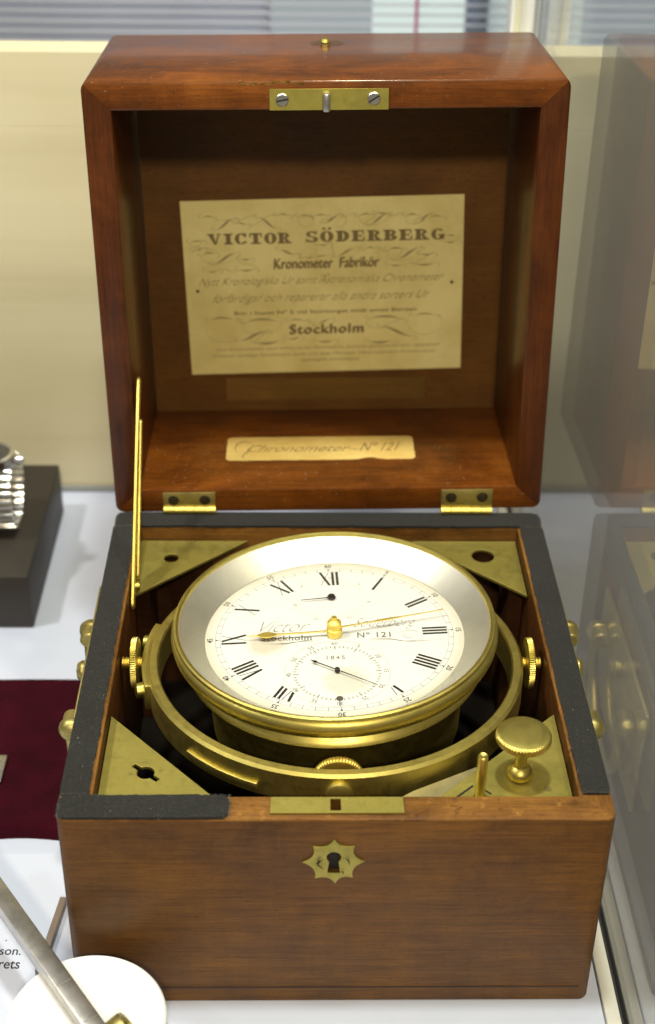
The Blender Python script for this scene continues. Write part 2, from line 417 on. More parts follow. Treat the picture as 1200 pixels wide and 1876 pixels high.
# ------------------------------------------------------------------ the setting
GX = 0.1014                                                    # inner face of the case glass
tab = box('table', (-0.75, 0.0946, -0.55, 0.342, -0.03, 0.0), M_table, None, 0.0008); tag(tab, 'white display case table top', None, 'structure')
rail = box('table_edge_rail', (0.0950, 0.1002, -0.55, 0.342, -0.03, 0.0006), M_rail, None, 0.0006); tag(rail, 'cream edge rail of the table beside the glass', None, 'structure')
gap = box('table_joint', (0.1003, GX-0.0001, -0.55, 0.342, -0.03, -0.0006), M_gap); tag(gap, 'black joint under the glass', None, 'structure')
wall = bpy.data.objects.new('wall', None); COL.objects.link(wall); wall.location = (0, 0.3424, 0); tag(wall, 'beige wood grain back wall of the display case', None, 'structure')
for z0_, z1_ in ((-0.03, 0.08526), (0.08534, 0.20266), (0.20274, 0.2375)): box('wall_board', (-0.75, GX-0.0004, 0.0, 0.0196, z0_, z1_), M_wall, wall, 0.0)
trim = box('wall_trim', (-0.75, GX-0.0006, 0.3396, 0.3422, 0.0003, 0.003), plain('grey_trim', (0.25, 0.25, 0.24, 1), 0.5)); tag(trim, 'thin grey joint strip along the wall foot', None, 'structure')
flo = box('floor', (-6, 6, -4, 8, -0.95, -0.92), plain('museum_floor', (0.20, 0.19, 0.17, 1), 0.5, 0, 3, 0.2)); tag(flo, 'dim museum floor', None, 'structure')
glass = box('case_glass_pane', (GX, GX+0.003, -0.55, 0.80, -0.03, 0.62), M_glass)
tag(glass, 'large clear glass side pane of the case mirroring the box', 'glass pane')
post = thing('case_corner_post', 'white metal corner post of the case behind the lid', 'post', (0.094, 0.372, 0))
box('post_body', (-0.0068, 0.0068, -0.008, 0.008, -0.03, 0.62), M_post, post, 0.001)
box('cover_strip', (-0.0052, -0.0020, -0.0095, -0.0081, -0.03, 0.62), plain('cream_strip', (0.62, 0.62, 0.50, 1), 0.4), post, 0.0003)
box('seal', (0.0040, 0.0058, -0.0092, -0.0081, -0.03, 0.62), plain('grey_seal', (0.28, 0.30, 0.33, 1), 0.5), post, 0.0002)

scr = thing('slatted_screen', 'out of focus grey slatted screen beyond the back wall', 'screen', (0, 0.60, 0.05))
M_slat = plain('grey_slat', (0.60, 0.63, 0.72, 1), 0.5)
M_bluegrey = plain('blue_grey_board', (0.70, 0.76, 0.90, 1), 0.5, 0, 8, 0.12)
me_sl = from_bm(rbox_bm(-0.42, 0.42, -0.002, 0.002, -0.00045, 0.00045), 'slat')
for k in range(30):
    o = link('slat', me_sl, M_slat if k == 0 else None, scr, T((0, 0, 0.045+0.0062*k)), 0)
box('board', (-0.42, 0.42, 0.030, 0.036, 0.0, 0.26), M_bluegrey, scr)
lp = thing('lit_light_panel', 'bright greenish white lit panel glowing behind the slatted screen', 'light panel', (0.067, 0.618, 0.05))
box('diffuser', (-0.033, 0.026, -0.002, 0.002, 0.02, 0.25), emit('lit_diffuser', (0.86, 1.0, 0.93, 1), 0.8), lp)
box('side_diffuser', (-0.098, -0.0335, -0.002, 0.002, 0.02, 0.25), emit('dim_diffuser', (0.80, 0.90, 0.92, 1), 0.42), lp)
box('back_frame', (-0.10, 0.028, 0.0021, 0.006, 0.0, 0.26), M_slat, lp)
rod = lathe('magenta_rod', [(0, 0), (0.0011, 0), (0.0011, 0.3), (0, 0.3)], plain('magenta_paint', (0.55, 0.10, 0.30, 1), 0.4), None, 12, T((0.0605, 0.595, 0.03)))
tag(rod, 'thin blurred magenta upright rod before the lit panel', 'rod')

ntab = box('neighbour_table', (GX+0.0034, 0.75, -0.55, 0.342, -0.03, -0.0008), plain('grey_table', (0.34, 0.34, 0.38, 1), 0.6, 0, 12, 0.08)); tag(ntab, 'dim grey table of the next display case beyond the glass', None, 'structure')
nwal = box('neighbour_wall', (GX+0.0034, 0.75, 0.3424, 0.362, -0.03, 0.2375), plain('grey_beige_wall', (0.36, 0.35, 0.33, 1), 0.6, 0, 6, 0.08)); tag(nwal, 'dim grey beige wall of the next display case', None, 'structure')

# ------------------------------------------------------------------ the chronometer box
D, H, W2, TW = 0.18115, 0.0875, 0.09, 0.0108
boxo = thing('chronometer_box', 'open square mahogany chronometer box with brass fittings and raised lid', 'box')
def mitred_wall(length, t, r=0.0035):
    """wall lying along +X from -length/2.., outer face at y=0, inner at y=t, mitred ends with half a rounded corner each"""
    h = length/2; pts = []
    for k in range(5):                                          # left corner: from 225 deg to 270 deg
        a = math.radians(225+45*k/4); pts.append((-h+r+r*math.cos(a), r+r*math.sin(a)))
    for k in range(5):
        a = math.radians(270+45*k/4); pts.append((h-r+r*math.cos(a), r+r*math.sin(a)))
    g = 0.00003
    pts += [(h-t-g, t), (-h+t+g, t)]
    return pts
def wall_mesh(length, t, z0, z1, name, bev=0.0007):
    bm = prism_bm(mitred_wall(length, t), z0, z1); bm.normal_update()
    ends = {f for f in bm.faces if abs(f.normal.z) < 0.1 and abs(abs(f.normal.x)-abs(f.normal.y)) < 0.2 and f.calc_area() > 0.006*(z1-z0)}
    ed = [e for e in bm.edges if len(e.link_faces) == 2 and e.calc_face_angle(0) > math.radians(55) and not any(f in ends for f in e.link_faces)]
    bmesh.ops.bevel(bm, geom=ed, offset=bev, segments=2, affect='EDGES', profile=0.5)
    return from_bm(bm, name)
# front wall with the keyhole and the bolt hole cut out
def keyhole(cx, cy, s=1.0):
    pts = []
    for k in range(21):
        a = math.radians(-50+280*k/20); pts.append((cx+0.0024*s*math.cos(a), cy+0.0022*s+0.0024*s*math.sin(a)))
    return pts+[(cx-0.0021*s, cy-0.0050*s), (cx+0.0021*s, cy-0.0050*s)]
fm = wall_mesh(2*W2, TW, 0.0, H, 'front_panel')
cut1 = prism_bm(keyhole(-0.0008, 0.0690, 1.06), -0.002, 0.009)
cut1.transform(Rm(PI/2, 'X')); cut1.transform(T((0, 0.007, 0)))
bmesh.ops.recalc_face_normals(cut1, faces=cut1.faces[:])
cut2 = rbox_bm(-0.00215, 0.00135, 0.0033, 0.0086, H-0.010, H+0.004)
tmp = bpy.data.objects.new('tmp', fm); COL.objects.link(tmp)
cutters = []
for cb in (cut1, cut2):
    co = bpy.data.objects.new('cut', from_bm(cb, 'cut')); COL.objects.link(co); cutters.append(co)
    md = tmp.modifiers.new('b', 'BOOLEAN'); md.operation = 'DIFFERENCE'; md.object = co; md.solver = 'EXACT'
fm2 = eval_mesh(tmp, 'front_panel')
for o in cutters+[tmp]: bpy.data.objects.remove(o)
if len(fm2.vertices) < 20: fm2 = fm
fp = link('front_panel', fm2, M_front, boxo)
# the worn rim: give upward faces of the front wall the raw wood
fp.data.materials.append(M_raw)
for p in fp.data.polygons:
    if p.normal.z > 0.15 and p.center.z > H-0.002: p.material_index = 1
bk = link('back_panel', wall_mesh(2*W2, TW, 0.0, H, 'back_panel'), M_front, boxo, T((0, D, 0)) @ Rm(PI, 'Z'))
sp_m = wall_mesh(D, TW, 0.0, H, 'side_panel')
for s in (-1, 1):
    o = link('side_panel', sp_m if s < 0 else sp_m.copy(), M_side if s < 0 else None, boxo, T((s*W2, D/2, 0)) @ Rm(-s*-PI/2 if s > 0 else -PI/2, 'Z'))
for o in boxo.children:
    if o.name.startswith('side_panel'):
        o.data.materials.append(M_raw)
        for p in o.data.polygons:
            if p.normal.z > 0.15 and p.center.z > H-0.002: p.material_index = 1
box('bottom_board', (-W2+TW, W2-TW, TW, D-TW, 0.003, 0.010), M_floor_shade, boxo)
# ledge blocks that carry the corner plates
# stringing line near the foot of the front
box('inlay_line', (-0.086, 0.086, -0.00012, 0.0003, 0.0068, 0.0074), plain('inlay_dark', S(44, 24, 14), 0.5), boxo)

box('keyhole_shade_block', (-0.013, 0.012, 0.0016, 0.0100, 0.0585, 0.0786), M_dark, boxo)  # dark block added behind the keyhole; its colour stands in for shade inside
# felt
def felt(x0, x1, y0, y1, jag=(), round_=0.0015, seed=0):
    rnd = random.Random(seed); pts = []
    def side(ax, ay, bx, by, rough):
        L = math.hypot(bx-ax, by-ay); n = max(2, int(L/0.0013))
        nx, ny = -(by-ay)/L, (bx-ax)/L; ph = rnd.random()*9
        for k in range(n):
            t = k/n; j = (rnd.gauss(0, 0.00009)+0.00010*math.sin(ph+t*L*190)+0.00007*math.sin(ph*2+t*L*610)+0.00006*math.sin(ph*3+t*L*1330)) if rough else rnd.gauss(0, 0.00003)
            pts.append((ax+(bx-ax)*t+nx*j, ay+(by-ay)*t+ny*j))
    side(x0, y0, x1, y0, 'f' in jag); side(x1, y0, x1, y1, 'r' in jag); side(x1, y1, x0, y1, 'b' in jag); side(x0, y1, x0, y0, 'l' in jag)
    # round corners a little
    out = []
    for x, y in pts:
        cx = min(max(x, x0+round_), x1-round_); cyy = min(max(y, y0+round_), y1-round_)
        dx, dy = x-cx, y-cyy; d = math.hypot(dx, dy)
        if dx and dy and d > round_: x, y = cx+dx/d*round_, cyy+dy/d*round_
        out.append((x, y))
    bm = prism_bm(out, H+0.00005, H+0.00105)
    top = [e for e in bm.edges if all(v.co.z > H+0.0006 for v in e.verts) and len(e.link_faces) == 2]
    bmesh.ops.bevel(bm, geom=top, offset=0.0003, segments=2, affect='EDGES')
    return from_bm(bm, 'felt_strip')
link('felt_strip', felt(-W2+0.0001, -0.0347, 0.0002, 0.0104, 'br', 0.0028, 1), M_felt, boxo)
link('felt_strip', felt(-W2+0.0001, -0.0805, 0.0108, D-0.0112, 'r', 0.0004, 2), M_felt, boxo)
link('felt_strip', felt(-W2+0.0003, W2-0.0003, D-0.0108, D-0.0004, 'f', 0.0030, 3), M_felt, boxo)
link('felt_strip', felt(0.0803, W2-0.0003, 0.0112, D-0.0111, 'l', 0.0012, 4), M_felt, boxo)

bm = bmesh.new(); rnd = random.Random(21)
for (fx0, fx1, fy0, fy1, cnt) in ((-0.0895, -0.0347, 0.0004, 0.0104, 2600), (-0.0895, -0.0805, 0.0108, 0.170, 3600), (-0.089, 0.089, 0.1706, 0.1805, 2200), (0.0803, 0.0895, 0.0112, 0.170, 3600)):
    for k in range(cnt):
        x, y = fx0+(fx1-fx0)*rnd.random(), fy0+(fy1-fy0)*rnd.random()
        if rnd.random() < 0.22:                                  # loose fibres at the cut edges
            if rnd.random() < 0.5: x = rnd.choice((fx0, fx1))
            else: y = rnd.choice((fy0, fy1))
        a = rnd.random()*2*PI; L = rnd.uniform(0.0003, 0.0010); wd = 0.00003; el = rnd.uniform(0.0, 0.0005)
        z = H+0.00100
        bm.faces.new([bm.verts.new(p) for p in ((x-wd*math.sin(a), y+wd*math.cos(a), z), (x+wd*math.sin(a), y-wd*math.cos(a), z), (x+L*math.cos(a), y+L*math.sin(a), z+el))])
fz = link('felt_fuzz', flat(bm), plain('felt_fibre', S(92, 93, 86), 0.95, 0, 500, 0.6), boxo, None, 0); fz['kind'] = 'stuff'

# lock plate in the rim and star escutcheon
lk = plate_mesh([[(-0.0214, 0.0022), (0.0216, 0.0022), (0.0216, 0.0094), (-0.0214, 0.0094)], [(-0.0021, 0.0033), (0.0013, 0.0033), (0.0013, 0.0086), (-0.0021, 0.0086)]], 0.0012, 0.00012, 'lock_plate')
link('lock_plate', lk, M_plate, boxo, T((0, 0, H+0.0010)))
star = []
ep = [(0.0006, -0.0101), (0.0064, -0.0074), (0.0101, 0.0), (0.0066, 0.0072), (0.0000, 0.0102), (-0.0068, 0.0070), (-0.0104, -0.0002), (-0.0062, -0.0078)]
for k in range(8):
    x0, y0 = ep[k]; x1, y1 = ep[(k+1) % 8]
    mx, my = (x0+x1)/2*0.62, (y0+y1)/2*0.62
    for j in range(7):
        t = j/7; star.append(((1-t)**2*x0+2*(1-t)*t*mx+t*t*x1, (1-t)**2*y0+2*(1-t)*t*my+t*t*y1))
es = plate_mesh([star, keyhole(0, -0.0002)], 0.0008, 0.0001, 'escutcheon')
link('escutcheon', es, M_plate, boxo, T((-0.0008, -0.0006, 0.0692)) @ Rm(PI/2, 'X'))
bm = bmesh.new()
for (a, b, c2, d2) in [((-0.0062, -0.0004), (-0.005, 0.001), (-0.0042, 0.0012), (-0.0032, 0.0024)), ((-0.0058, 0.001), (-0.005, -0.001), (-0.004, -0.0018), (-0.0032, -0.0026)),
                       ((0.0030, 0.0030), (0.0046, 0.0022), (0.0052, 0.0010), (0.0050, -0.0008)), ((-0.0018, 0.0046), (-0.001, 0.0036), (-0.0002, 0.0034), (0.0006, 0.0040)),
                       ((0.0022, -0.0038), (0.003, -0.003), (0.0034, -0.0042), (0.0028, -0.0050)), ((-0.0046, 0.0024), (-0.0050, 0.0010), (-0.0052, -0.0002), (-0.0054, -0.0014))]:
    ribbon_bm(bez(a, b, c2, d2), 0.0005, 0.0001, bm)
link('engraving', flat(bm), M_dark, boxo, T((-0.0008, -0.00143, 0.0692)) @ Rm(PI/2, 'X'), 0)

# corner plates
ZP = 0.0812
def corner(outline, holes, label, extra=None):
    o = link('corner_plate', plate_mesh([outline]+holes, 0.0013, 0.00015, 'corner_plate'), M_plate, boxo, T((0, 0, ZP)))
    o['label'] = label; return o
I = W2-TW-0.0004; F = TW+0.0004; B = D-TW-0.0004
cpb = corner([(-I, 0.1300), (-0.0340, B), (-I, B)], [circle(-0.0652, 0.1570, 0.0030)], 'brass corner plate with small round hole')
cpr = corner([(I, 0.1308), (I, B), (0.0348, B)], [circle(0.0640, 0.1590, 0.0047)], 'brass corner plate with large round hole')
# bow-tie hole: circle with two slots
def rot(p, a, c): x, y = p[0]-c[0], p[1]-c[1]; return (c[0]+x*math.cos(a)-y*math.sin(a), c[1]+x*math.sin(a)+y*math.cos(a))
hc = (-0.0640, 0.0287); hp = []
for base in (0, 180):
    for k in range(13):
        a = math.radians(base+18+144*k/12); hp.append((hc[0]+0.0030*math.cos(a), hc[1]+0.0030*math.sin(a)))
    hp += [(hc[0]+(-0.0058 if base == 0 else 0.0058), hc[1]+(0.0009 if base == 0 else -0.0009)), (hc[0]+(-0.0058 if base == 0 else 0.0058), hc[1]-(0.0009 if base == 0 else -0.0009))]
hp = [rot(p, math.radians(-40), hc) for p in hp]
cpl = corner([(-I, F), (-0.0352, F), (-I, 0.0578)], [hp], 'brass corner plate with winged key hole')
bm = bmesh.new()
for k in range(4):
    a = math.radians(8+90*k); ring_bm(bm, hc[0]+0.0050*math.cos(a), hc[1]+0.0050*math.sin(a), 0.00055, 0.00022, 14)
link('punch_mark', flat(bm), M_old, cpl, T((0, 0, 0.00004)), 0)
cpf = corner([(0.0284, F), (I, F), (I, 0.0588)], [circle(0.0478, 0.0172, 0.00195, 20)], 'brass corner plate carrying the round knob')
lathe('screw', [(0.0013, -0.0002), (0.0013, 0.00006), (0, 0.0001)], M_old, cpf, 20, T((0.0710, 0.0205, 0)))
for cx, cyy in ((-0.060, 0.145), (0.058, 0.146), (-0.052, 0.028), (0.056, 0.034)):
    s_x = -1 if cx < 0 else 1; yb = B if cyy > 0.09 else F; sy = 1 if cyy > 0.09 else -1
    bm = prism_bm([(s_x*I, yb), (s_x*I, yb-sy*0.030), (s_x*(I-0.006), yb-sy*0.030), (s_x*(I-0.006), yb-sy*0.006), (s_x*(I-0.030), yb-sy*0.006), (s_x*(I-0.030), yb)], 0.0105, ZP-0.0014)
    link('plate_ledge', from_bm(bm), M_inner, boxo)
# gimbal lock: knob, collar, pin and arm
kn = thing('locking_knob', 'round knurled brass gimbal locking knob', None); del kn['category']; kn.parent = boxo; kn.location = (0.0622, 0.0265, ZP)
link('knob_head', from_bm(knurled_bm(0.0093, 0.0030, 52, 0.0006, 0.20, 0.0006, 0.0004)), M_brass, kn, T((0, 0, 0.0178)))
lathe('knob_stem', [(0, 0.0002), (0.0033, 0.0002), (0.0043, 0.0012), (0.0045, 0.0024), (0.0040, 0.0038), (0.0030, 0.0048), (0.0024, 0.0052), (0.0022, 0.0058), (0.0020, 0.0064), (0.0020, 0.0162)], M_brass, kn, 40)
lathe('stop_pin', [(0, -0.012), (0.0017, -0.012), (0.0017, 0.0176), (0.0014, 0.0180), (0.0009, 0.0178), (0, 0.0174)], M_brass, boxo, 24, T((0.0478, 0.0172, ZP)))
arm = prism_bm([(0.074, 0.016), (0.074, 0.040), (0.050, 0.034), (0.026, 0.0215), (0.016, 0.0145), (0.020, 0.0114), (0.045, 0.0114)], ZP-0.0034, ZP-0.0018)
link('locking_arm', from_bm(arm), brass('pale_brass', (0.74, 0.66, 0.36), 0.40, 0.3), boxo)
bm = bmesh.new(); line_bm(bm, 0.0400, 0.0165, 0.0462, 0.0222, 0.0008); line_bm(bm, 0.0492, 0.0205, 0.0518, 0.0182, 0.0008)
link('arm_slot', flat(bm), M_dark, boxo, T((0, 0, ZP+0.00006)), 0)

# side handles
def handle(s):
    hd = thing('carrying_handle', 'brass drop handle on the %s side of the box' % ('left' if s < 0 else 'right'), None); del hd['category']
    hd.parent = boxo; hd.location = (s*W2, 0.0956, 0.066); hd.rotation_euler = (0, 0, 0 if s > 0 else PI)
    bm = rbox_bm(0.00005, 0.0020, -0.040, 0.040, -0.030, 0.0165, 0.0006); link('backplate', from_bm(bm), M_old, hd)
    for yy in (-0.0275, 0.0275):
        sy = 1 if yy > 0 else -1
        prof = [(0, -0.0052), (0.0030, -0.0052), (0.0036, -0.0046), (0.0037, 0.0004), (0.0045, 0.0010), (0.0046, 0.0028), (0.0036, 0.0046), (0.0018, 0.0055), (0, 0.0057)]
        lathe('post', prof, M_old, hd, 28, T((0.0052, yy, 0.002)) @ Rm(-sy*PI/2, 'X'))
        box('post_foot', (0.0019, 0.0052, yy-0.0040, yy+0.0040, -0.0022, 0.0052), M_old, hd, 0.0008)
    lathe('boss', [(0, 0.002), (0.0036, 0.002), (0.0040, 0.0045), (0.0030, 0.0062), (0, 0.0068)], M_old, hd, 28, T((0, 0.001, 0.006)) @ Rm(PI/2, 'Y'))
    pts = []
    for k in range(25):
        t = k/24; a = PI*t
        yy = -0.0275*math.cos(a); zz = 0.002-0.036*math.sin(a)**0.7
        pts.append((0.0062-0.0012*math.sin(a), yy, zz))
    link('bail', from_bm(tube_bm(pts, [0.0020+0.0008*math.sin(PI*k/24) for k in range(25)], 12)), M_old, hd)
handle(-1); handle(1)

# lid ----------------------------------------------------------------
LL, LD = 0.1791, 0.0909
lid = link('lid', wall_mesh(2*W2, TW, 0.0, LD, 'lid_rail', 0.0009), M_lid, boxo)
lidM = T((0, D, H+0.0018)) @ Rm(-0.016468, 'Y') @ Rm(-0.068042, 'X')
# the walls are built lying (length x, thickness y, depth z); stand them up: rim at local y=0, depth to +y
UP = Rm(-PI/2, 'X')                                            # z -> +y, y -> -z
lid.matrix_local = lidM
lid.data.transform(T((0, 0, LL)) @ UP)                          # top rail (upper wall of the raised lid)
bmw = wall_mesh(2*W2, TW, 0.0, LD, 'lid_rail', 0.0009); bmw.transform(Rm(PI, 'Y')@Matrix())   # bottom rail
bmw.transform(T((0, 0, LD))); bmw.transform(T((0, 0, 0)) @ Rm(PI/2, 'X'))
bmw.transform(Matrix())
xs = [v.co.y for v in bmw.vertices]
if min(xs) < -0.01: bmw.transform(T((0, LD, 0)))
zs = [v.co.z for v in bmw.vertices]
link('lower_rail', bmw, M_lid, lid)
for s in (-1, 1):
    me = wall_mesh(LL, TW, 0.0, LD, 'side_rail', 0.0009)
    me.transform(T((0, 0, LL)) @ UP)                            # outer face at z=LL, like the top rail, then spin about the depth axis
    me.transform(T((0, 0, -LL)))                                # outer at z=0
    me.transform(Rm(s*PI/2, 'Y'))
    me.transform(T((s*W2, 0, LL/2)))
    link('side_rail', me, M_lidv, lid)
box('top_panel', (-W2+TW+0.0001, W2-TW-0.0001, 0.0790, LD-0.0005, TW+0.0001, LL-TW-0.0001), M_lidin, lid)
# faint rectangular ghost below the label, wood stain patch
box('label_ghost', (-0.046, 0.046, 0.0785, 0.0789, 0.0165, 0.0275), wood('stain_patch', S(96, 70, 30), S(106, 77, 33), S(116, 84, 36), 'X', 0.5, 0, (2, 2, 2), 0, 0, 0.4), lid)
# strike plate, screws, hook
link('strike_plate', plate_mesh([[(-0.0209, 0.1683), (0.0229, 0.1683), (0.0229, 0.1760), (-0.0209, 0.1760)]], 0.0012, 0.0001, 'strike_plate'), brass('bright_brass_plate', (0.78, 0.67, 0.15), 0.32, 0.35, (900, 40, 40)), lid, T((0, -0.0004, 0)) @ Rm(PI/2, 'X'))
def slotted(name, r, M, parent, ang, mat, h=0.0006):
    bm = lathe_bm([(r, 0), (r, h*0.7), (r*0.85, h), (0, h)], 28)
    o = link(name, from_bm(bm), mat, parent, M)
    b2 = bmesh.new(); line_bm(b2, -r*0.9*math.cos(ang), -r*0.9*math.sin(ang), r*0.9*math.cos(ang), r*0.9*math.sin(ang), r*0.26)
    me = flat(b2); me.materials.append(M_dark)
    return o, me
for x, z, a in ((-0.0162, 0.1721, 0.2), (0.0175, 0.1724, 0.55)):
    Mx = T((x, -0.0003, z)) @ Rm(PI/2, 'X')
    o, me = slotted('screw', 0.0024, Mx, lid, a, M_steel, 0.0012)
    link('screw_slot', me, None, lid, Mx @ T((0, 0, 0.00123)), 0)
box('latch_hook', (-0.0014, 0.0014, -0.0036, -0.0004, 0.1680, 0.1749), M_steel, lid, 0.0008)
# hinges
for x0, x1 in ((-0.0698, -0.0477), (0.0476, 0.0695)):
    box('hinge_leaf', (x0, x1, -0.0007, 0.0001, 0.0012, 0.0096), M_old, lid, 0.0002)
    for fx in (0.2, 0.8):
        xx = x0+(x1-x0)*fx; Mx = T((xx, -0.0006, 0.0060)) @ Rm(PI/2, 'X')
        o, me = slotted('hinge_screw', 0.0023, Mx, lid, 0.8*fx, plain('dark_screw', (0.10, 0.085, 0.05, 1), 0.4, 1.0), 0.0004)
        link('screw_slot', me, None, lid, Mx @ T((0, 0, 0.00045)), 0)
    nk = 5; wdt = (x1-x0)/nk
    for k in range(nk):
        lathe('hinge_knuckle', [(0, 0.00004), (0.0019, 0.00004), (0.0020, 0.00014), (0.0020, wdt-0.00014), (0.0019, wdt-0.00004), (0, wdt-0.00004)], M_brass, boxo, 20,
              T((x0+k*wdt, D-0.0006, H+0.0022)) @ Rm(PI/2, 'Y'))
# button on top of the lid
lathe('lid_stud', [(0, 0), (0.0018, 0), (0.0021, 0.0006), (0.0017, 0.0016), (0.0008, 0.0021), (0, 0.0022)], M_brass, lid, 20, T((0.0006, 0.0695, LL)))
lathe('stud_stain', [(0, 0.00006), (0.0068, 0.00005)], plain('tarnish_stain', S(82, 58, 30), 0.4, 0, 400, 0.4), lid, 28, T((0.0012, 0.0695, LL)) @ Matrix.Diagonal((1, 0.8, 1, 1)))

# chipped varnish along the front edge of the lid
bm = bmesh.new(); rnd = random.Random(5)
for k in range(16):
    cx = -0.030+0.034*rnd.random() if k > 3 else (-0.031, -0.0285, -0.026, -0.0245)[k]; cz = 0.1775+rnd.random()*0.0010
    rx, rz = 0.0004+rnd.random()*0.0016, 0.0003+rnd.random()*0.0006
    bm.faces.new([bm.verts.new((cx+rx*math.cos(2*PI*j/9)*(0.7+0.5*rnd.random()), cz+rz*math.sin(2*PI*j/9)*(0.7+0.5*rnd.random()), 0)) for j in range(9)])
link('varnish_chip', flat(bm), M_raw, lid, T((0, -0.00005, 0)) @ Rm(PI/2, 'X'), 0)

# engraved paper label inside the lid: local frame x right, y up, facing -depth
LBX0, LBX1, LBZ0, LBZ1 = -0.0612, 0.0630, 0.0305, 0.1122
LBW, LBH = LBX1-LBX0, LBZ1-LBZ0
labM = T((0, 0.0787, 0)) @ Rm(math.radians(-1.0), 'Y') @ T(((LBX0+LBX1)/2, 0, (LBZ0+LBZ1)/2)) @ Rm(PI/2, 'X')
link('paper_label', plate_mesh([[(-LBW/2, -LBH/2), (LBW/2, -LBH/2), (LBW/2, LBH/2), (-LBW/2, LBH/2)], circle(-LBW/2+0.0052, 0.0005-0.001, 0.00075, 12), circle(LBW/2-0.0048, 0.0008, 0.00075, 12)], 0.0004, 0.00005, 'paper_label'), M_label, lid, labM)
def LP(zx, zy):
    """point on the label from its place in an enlarged view of it"""
    u = zx; v = zy
    top = 68-30*(u-32)/1115; bot = 740-32*(u-80)/1050
    tv = (v-top)/(bot-top); l = 32+48*tv; r = 1147-17*tv
    return (((u-l)/(r-l)-0.5)*LBW, (0.5-tv)*LBH)
SC = LBW/1115
up_ = 0.00012
def put(me, zx, zy, mat, dz=up_, name='lettering'):
    x, y = LP(zx, zy); return link(name, me, mat, lid, labM @ T((x, y, dz)), 0)
# fat-face heading letters drawn as strokes with slabs
def fat(ch):
    bm = bmesh.new()
    def r(x0, y0, x1, y1): bm.faces.new([bm.verts.new((x, y, 0)) for x, y in ((x0, y0), (x1, y0), (x1, y1), (x0, y1))])
    def q(*p): bm.faces.new([bm.verts.new((x, y, 0)) for x, y in p])
    def bowl(cx, cyy, ro_x, ro_y, ri_x, ri_y, a0, a1):
        n = 16; A = [math.radians(a0+(a1-a0)*k/n) for k in range(n+1)]
        o_ = [bm.verts.new((cx+ro_x*math.cos(a), cyy+ro_y*math.sin(a), 0)) for a in A]; i_ = [bm.verts.new((cx+ri_x*math.cos(a), cyy+ri_y*math.sin(a), 0)) for a in A]
        for k in range(n): bm.faces.new((o_[k], o_[k+1], i_[k+1], i_[k]))
    if ch == 'V': q((0, 1), (.42, 1), (.66, 0), (.5, 0)); q((.95, 1), (.84, 1), (.5, 0), (.66, 0)); r(-.06, .88, .5, 1); r(.7, .9, 1.05, 1)
    elif ch == 'I': r(.25, 0, .62, 1); r(0.08, 0, .8, .14); r(.08, .86, .8, 1)
    elif ch in 'CG':
        bowl(.5, .5, .5, .52, .16, .42, 40, 320)
        if ch == 'G': r(.62, .05, .96, .46); r(.5, .38, 1.02, .5)
        else: r(.74, .66, .92, 1); r(.78, 0.08, .92, .3)
    elif ch == 'T': r(.3, 0, .68, 1); r(.1, 0, .9, .13); r(0, .86, .98, 1); r(0, .6, .1, 1); r(.88, .6, .98, 1)
    elif ch in 'OÖ':
        bowl(.5, .5, .5, .52, .14, .42, 0, 360)
        if ch == 'Ö': r(.18, 1.12, .4, 1.32); r(.6, 1.12, .82, 1.32)
    elif ch in 'RBDP':
        r(.12, 0, .48, 1); r(0, 0, .6, .13); r(0, .87, .55, 1)
        if ch == 'D': bowl(.46, .5, .52, .5, .16, .38, -90, 90)
        else:
            bowl(.5, .74, .42, .26, .12, .14, -90, 90)
            if ch == 'B': bowl(.5, .27, .5, .27, .14, .15, -90, 90)
            else: q((.52, .5), (.7, .5), (1.06, 0), (.66, 0)); r(.7, 0, 1.12, .12)
    elif ch == 'E': r(.12, 0, .48, 1); r(0, 0, .95, .13); r(0, .87, .9, 1); r(.82, .62, .92, 1); r(.86, 0, .97, .4); r(.48, .45, .72, .56); r(.66, .36, .74, .66)
    elif ch == 'S': bowl(.48, .74, .4, .28, .12, .16, 20, 270); bowl(.5, .26, .46, .28, .14, .16, -160, 90); r(.74, .7, .88, 1); r(.06, 0, .18, .32)
    return flat(bm)
hs = 44*SC; xs_ = 140
parts = []
def hx(ch, zx, zy, wdt): 
    x, y = LP(zx, zy); parts.append((fat(ch), T((x, y-hs/2, up_)) @ Matrix.Diagonal((wdt*SC, hs, 1, 1))))
for ch, zx in zip('VICTOR', (142, 200, 247, 305, 362, 415)): hx(ch, zx, 208-(zx-140)*0.02, 50)
for ch, zx in zip('SÖDERBERG', (522, 581, 643, 704, 765, 829, 890, 950, 1016)): hx(ch, zx, 206-(zx-140)*0.023, 54)
link('heading_lettering', merge(parts), M_sepia, lid, labM, 0)
link('heading_lettering', text_mesh('R', hs*1.1, 0, 0, 1.0), M_sepia, lid, labM @ T((0, 0, -0.01)), 0) if False else None
put(nib(fit_text('Kronometer  Fabrikör', 420*SC, 42*SC, shear=0.08), 5.5*SC, 40, 4), 606, 294, M_sepia)
put(fit_text('och', 36*SC, 14*SC, shear=0.4), 602, 340, M_sepia2)
put(nib(fit_text('Nytt Kronologiska Ur samt Astronomiska Chronometer', 985*SC, 42*SC, shear=0.62, bold=-0.00016), 2.0*SC, 62, 2), 585, 362, M_sepia2)
put(nib(fit_text('förfärdigar och reparerar alla andra sorters Ur', 880*SC, 44*SC, shear=0.62, bold=-0.00016), 2.0*SC, 62, 2), 585, 428, M_sepia2)
put(fit_text('Bor i huset Nº 5 vid Stortorget midt emot Börsen', 740*SC, 20*SC, bold=0.00012), 602, 484, M_sepia)
put(nib(fit_text('Stockholm', 300*SC, 40*SC, spacing=1.12), 7*SC, 40, 4), 606, 551, M_sepia)
put(fit_text('Den Kronometer, som blifvit under Kännedom, Justeras garanterad och reparerad', 920*SC, 17*SC, shear=0.35), 610, 626, M_sepia2)
